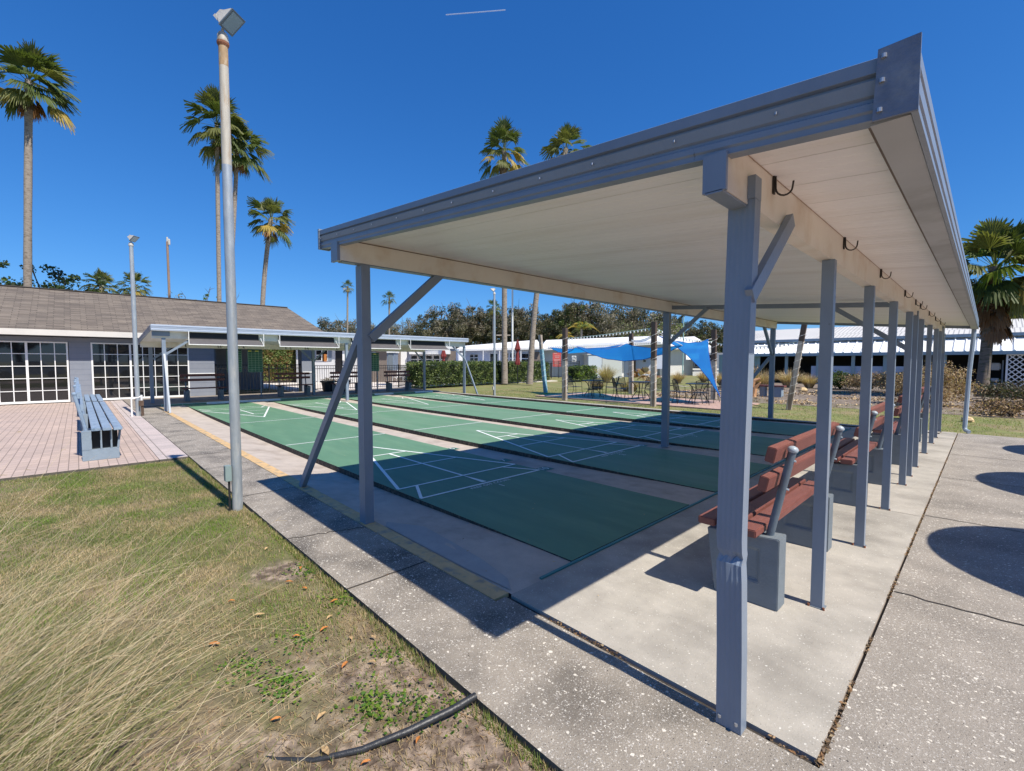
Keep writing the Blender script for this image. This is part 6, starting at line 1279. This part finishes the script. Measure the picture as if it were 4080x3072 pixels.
# brown debris caught in the joint between slab and walks
n = 2200; t_ = rng.random(n); k_ = rng.random(n) < .8
x = np.where(k_, 9.543+rng.normal(size=n)*.0045, 7.99+rng.random(n)*1.54); y = np.where(k_, -.64+(rng.random(n)**1.6)*10.6, -.645+rng.normal(size=n)*.009)
g_k = nz(x, y, 1.7, 11) > -.12; P = np.stack([x, y, rng.uniform(-.016, .004, n)], 1)[g_k]
tag(npmesh('joint_debris', leaves(rng, P, .017, .5, .6), 4, [LM['deadd'], LM['straw2'], LM['dead'], LM['straw']], rng.choice(4, len(P), p=(.5, .25, .15, .1))), 'brown leaf debris packed in the joint round the bench slab', 'debris', kind='stuff')
n = 520; x = np.concatenate([rng.uniform(-7, 9.4, n)]); y = rng.uniform(-1.28, 9.5, n); P = np.stack([x, y, np.full(n, .010)], 1); P = P[(nz(x, y, .9, 21) > -.1)]
tag(npmesh('ground_specks', leaves(rng, P, .022, .4, .95), 4, [LM['deadd'], LM['straw2'], LM['lf2']], rng.integers(0, 3, len(P))), 'scattered specks of dry leaf on the courts and walks', 'debris', kind='stuff')
# clover weeds
V = []; MI = []
for (u, v, n) in ((8.18, -1.62, 240), (8.30, -1.50, 120), (7.78, -1.86, 200), (7.5, -1.68, 90), (8.42, -1.40, 60), (7.9, -1.42, 70), (7.25, -1.38, 120), (6.7, -1.40, 120), (7.55, -1.95, 120)):
    P = np.array([u, v, -.024])+rng.normal(size=(n, 3))*np.array([.07, .05, .006]); V.append(leaves(rng, P, .017, .8, .75))
V = np.concatenate(V); tag(npmesh('clover_patch', V, 4, [LM['weed'], LM['g4']], rng.integers(0, 2, len(V))), 'green clover and weeds in the bare sandy patch', 'weeds', kind='stuff')
# litter of dry bits on the bare soil
V = []; n = 9000; x = rng.uniform(6.8, 9.6, n); y = rng.uniform(-2.6, -1.34, n); az = rng.uniform(0, 6.28, n); l = rng.uniform(.008, .035, n)[:, None]; o = np.stack([np.cos(az), np.sin(az), rng.normal(size=n)*.2], 1); s = np.stack([-np.sin(az), np.cos(az), np.zeros(n)], 1)*rng.uniform(.0006, .0022, n)[:, None]; p = np.stack([x, y, np.full(n, -.033)], 1)
V = np.stack([p-s, p+s, p+o*l+s*.5, p+o*l-s*.5], 1); tag(npmesh('plant_litter', V, 4, [LM['g3'], LM['deadd'], LM['straw2']], rng.choice(3, n, p=(.4, .35, .25))), 'dry stems and bark bits on the bare soil', 'plant litter', kind='stuff')
V = leaves(rng, np.stack([rng.uniform(-8, 8, 1), rng.uniform(-1, 1, 1), [0]], 1), .01)
# gravel chips in the bed
n = 16000; x = rng.uniform(-1, 12.5, n); y = rng.uniform(15.3, 25, n); k = (nz(x, y, .55, 5) > .10) | (rng.random(n) < .12); x, y = x[k], y[k]; P = np.stack([x, y, np.full(len(x), -.05)], 1); V = leaves(rng, P, .075, .7, .6)
tag(npmesh('bed_gravel', V, 4, [M['chip'], LM['straw2'], LM['deadd']], rng.choice(3, len(V), p=(.45, .3, .25))), 'golden gravel and leaf litter over the mulch bed', 'gravel', kind='stuff')
# individual fallen leaves
lfw = ['curled orange fallen leaf', 'flat tan fallen leaf', 'orange brown fallen leaf', 'pale tan fallen leaf']
LP = [(1103, 1553, 0), (903, 1601, 2), (1158, 1595, 0), (806, 1378, 3), (804, 1432, 1), (722, 1300, 2), (694, 1549, 1), (663, 1190, 0), (536, 1133, 1), (576, 1186, 3), (650, 1228, 0), (658, 1272, 2), (624, 1258, 0), (596, 1556, 2), (790, 1650, 0), (703, 1625, 1), (758, 1380, 3), (712, 1335, 1), (640, 1376, 2), (700, 1360, 0), (560, 1330, 3), (500, 1300, 0), (463, 1393, 2), (880, 1345, 3), (745, 1438, 2)]
whr = ['beside the walkway edge', 'at the lower edge of the picture', 'close to the black edging', 'on the bare soil', 'on the sandy patch', 'in the short grass', 'left of the black edging', 'in the grass near the walk crack', 'in the grass right of the lamp pole', 'among grass by the lamp pole', 'by the patched soil', 'on the turf edge', 'at the bare round patch', 'beside clover', 'under the edging curve', 'below the hose bend', 'between weeds', 'in thin grass', 'left of the clover', 'near the weeds', 'amid the long stems', 'far left in the grass', 'under the dry stems', 'right by the concrete', 'in the middle of the soil']
for i, (x, y, k) in enumerate(LP):
    p = PG(x, y, -.024); rr = random.Random(i); L = rr.uniform(.016, .028); a = rr.uniform(0, 6.28); b = MB(); n = 6; top = []; 
    vs = []; fs = []
    for j in range(n+1):
        t = j/n; w_ = L*.42*math.sin(math.pi*min(.98, t*.92+.06)); z = .006*math.sin(t*3.1)+.004*rr.random(); q = Vector(((t-.5)*2*L, 0, z)); vs += [q+Vector((0, -w_, .004)), q, q+Vector((0, w_, .005))]
    for j in range(n): fs += [(j*3, j*3+1, j*3+4, j*3+3), (j*3+1, j*3+2, j*3+5, j*3+4)]
    R2 = Matrix.Rotation(a, 3, 'Z'); b.add([p+R2 @ v_ for v_ in vs], fs)
    tag(b.build('fallen_leaf', LM['lf'] if k in (0, 2) else LM['lf2'], None), lfw[k]+' '+whr[i], 'fallen leaf', 'fallen leaves on the lawn')
b = MB(); pts = [Vector((8.475, -1.315, .012)), Vector((8.46, -1.43, .008)), Vector((8.42, -1.60, .0)), Vector((8.36, -1.76, -.012)), Vector((8.27, -1.90, -.022)), Vector((8.16, -2.00, -.024)), Vector((8.05, -2.07, -.028)), Vector((7.95, -2.13, -.034))]
b.tube([q-Vector((0, 0, .000+.0035*k_)) for k_, q in enumerate(pts)], [.0145, .014, .013, .0115, .010, .0085, .007, .005], 10); e_ = b.build('lawn_edging', M['rubber'], None, smooth=True); tag(e_, 'bent strip of black plastic lawn edging at the walkway corner', 'edging')
# long wind-swept ornamental grass at the lower left
def muhly(name, label, cx, cy, n, seed, R=.28, L0=1.0, L1=1.7, green=.35, azm=88):
    rng = np.random.default_rng(seed); root = empty(name, (cx, cy, -.05), 0, label, 'ornamental grass', 'clumps of long dry ornamental grass'); V = []; MI = []; seeds = []
    base = np.array([cx, cy, -.05])
    for i in range(n):
        g_ = rng.random() < green; az = math.radians(rng.normal(azm, 27)); el = math.radians(rng.uniform(24, 74)) ; L = rng.uniform(L0, L1)*(.62 if g_ else 1)
        o = np.array([math.cos(az), math.sin(az), 0]); s = np.array([-o[1], o[0], 0]); p = base+np.array([rng.normal()*R, rng.normal()*R*.8, 0]); drop = rng.uniform(.10, .34) if rng.random() < .9 else rng.uniform(.6, .95); w = rng.uniform(.0005, .0014) if not g_ else rng.uniform(.0010, .0022)
        prev = p; K_ = 8; mi = 2 if g_ else int(rng.random() < .45)
        tw = rng.normal()*.12
        for k in range(1, K_+1):
            t = k/K_; q = p+o*L*t*math.cos(el)+s*tw*L*t*t+np.array([0, 0, L*(t*math.sin(el)-drop*t*t*1.0)]); q[2] = max(q[2], -.04+.01*t); ww = w*(1-.6*t); V.append([prev-s*ww, q-s*ww, q+s*ww+np.array([0, 0, ww]), prev+s*ww+np.array([0, 0, ww])]); MI.append(mi); prev = q
            if not g_ and k >= 6 and rng.random() < .35:
                for _ in range(3):
                    d = (o+rng.normal(size=3)*.35)*rng.uniform(.01, .035); V.append([q, q+d, q+d+np.array([0, 0, .0012]), q+np.array([0, 0, .0012])]); MI.append(1)
    npmesh('blades', V, 4, [LM['strawp'], LM['straw'], LM['mg'], LM['straw2']], MI, root); return root
muhly('ornamental_grass', 'long pale wind blown grass clump at the lower left corner', 7.55, -3.05, 880, 201, L0=.6, L1=1.3, green=.55)
muhly('ornamental_grass', 'long dry grass clump farther along the left edge of the picture', 6.75, -3.35, 170, 202, L0=.8, L1=1.6, green=.3, azm=96)
muhly('ornamental_grass', 'greener long grass clump at the bottom edge of the picture', 8.15, -2.88, 560, 203, L0=.5, L1=1.1, green=.6)
muhly('ornamental_grass', 'thin dry grass clump at the left edge beyond the others', 5.9, -3.6, 60, 204, L0=.8, L1=1.5, green=.1)
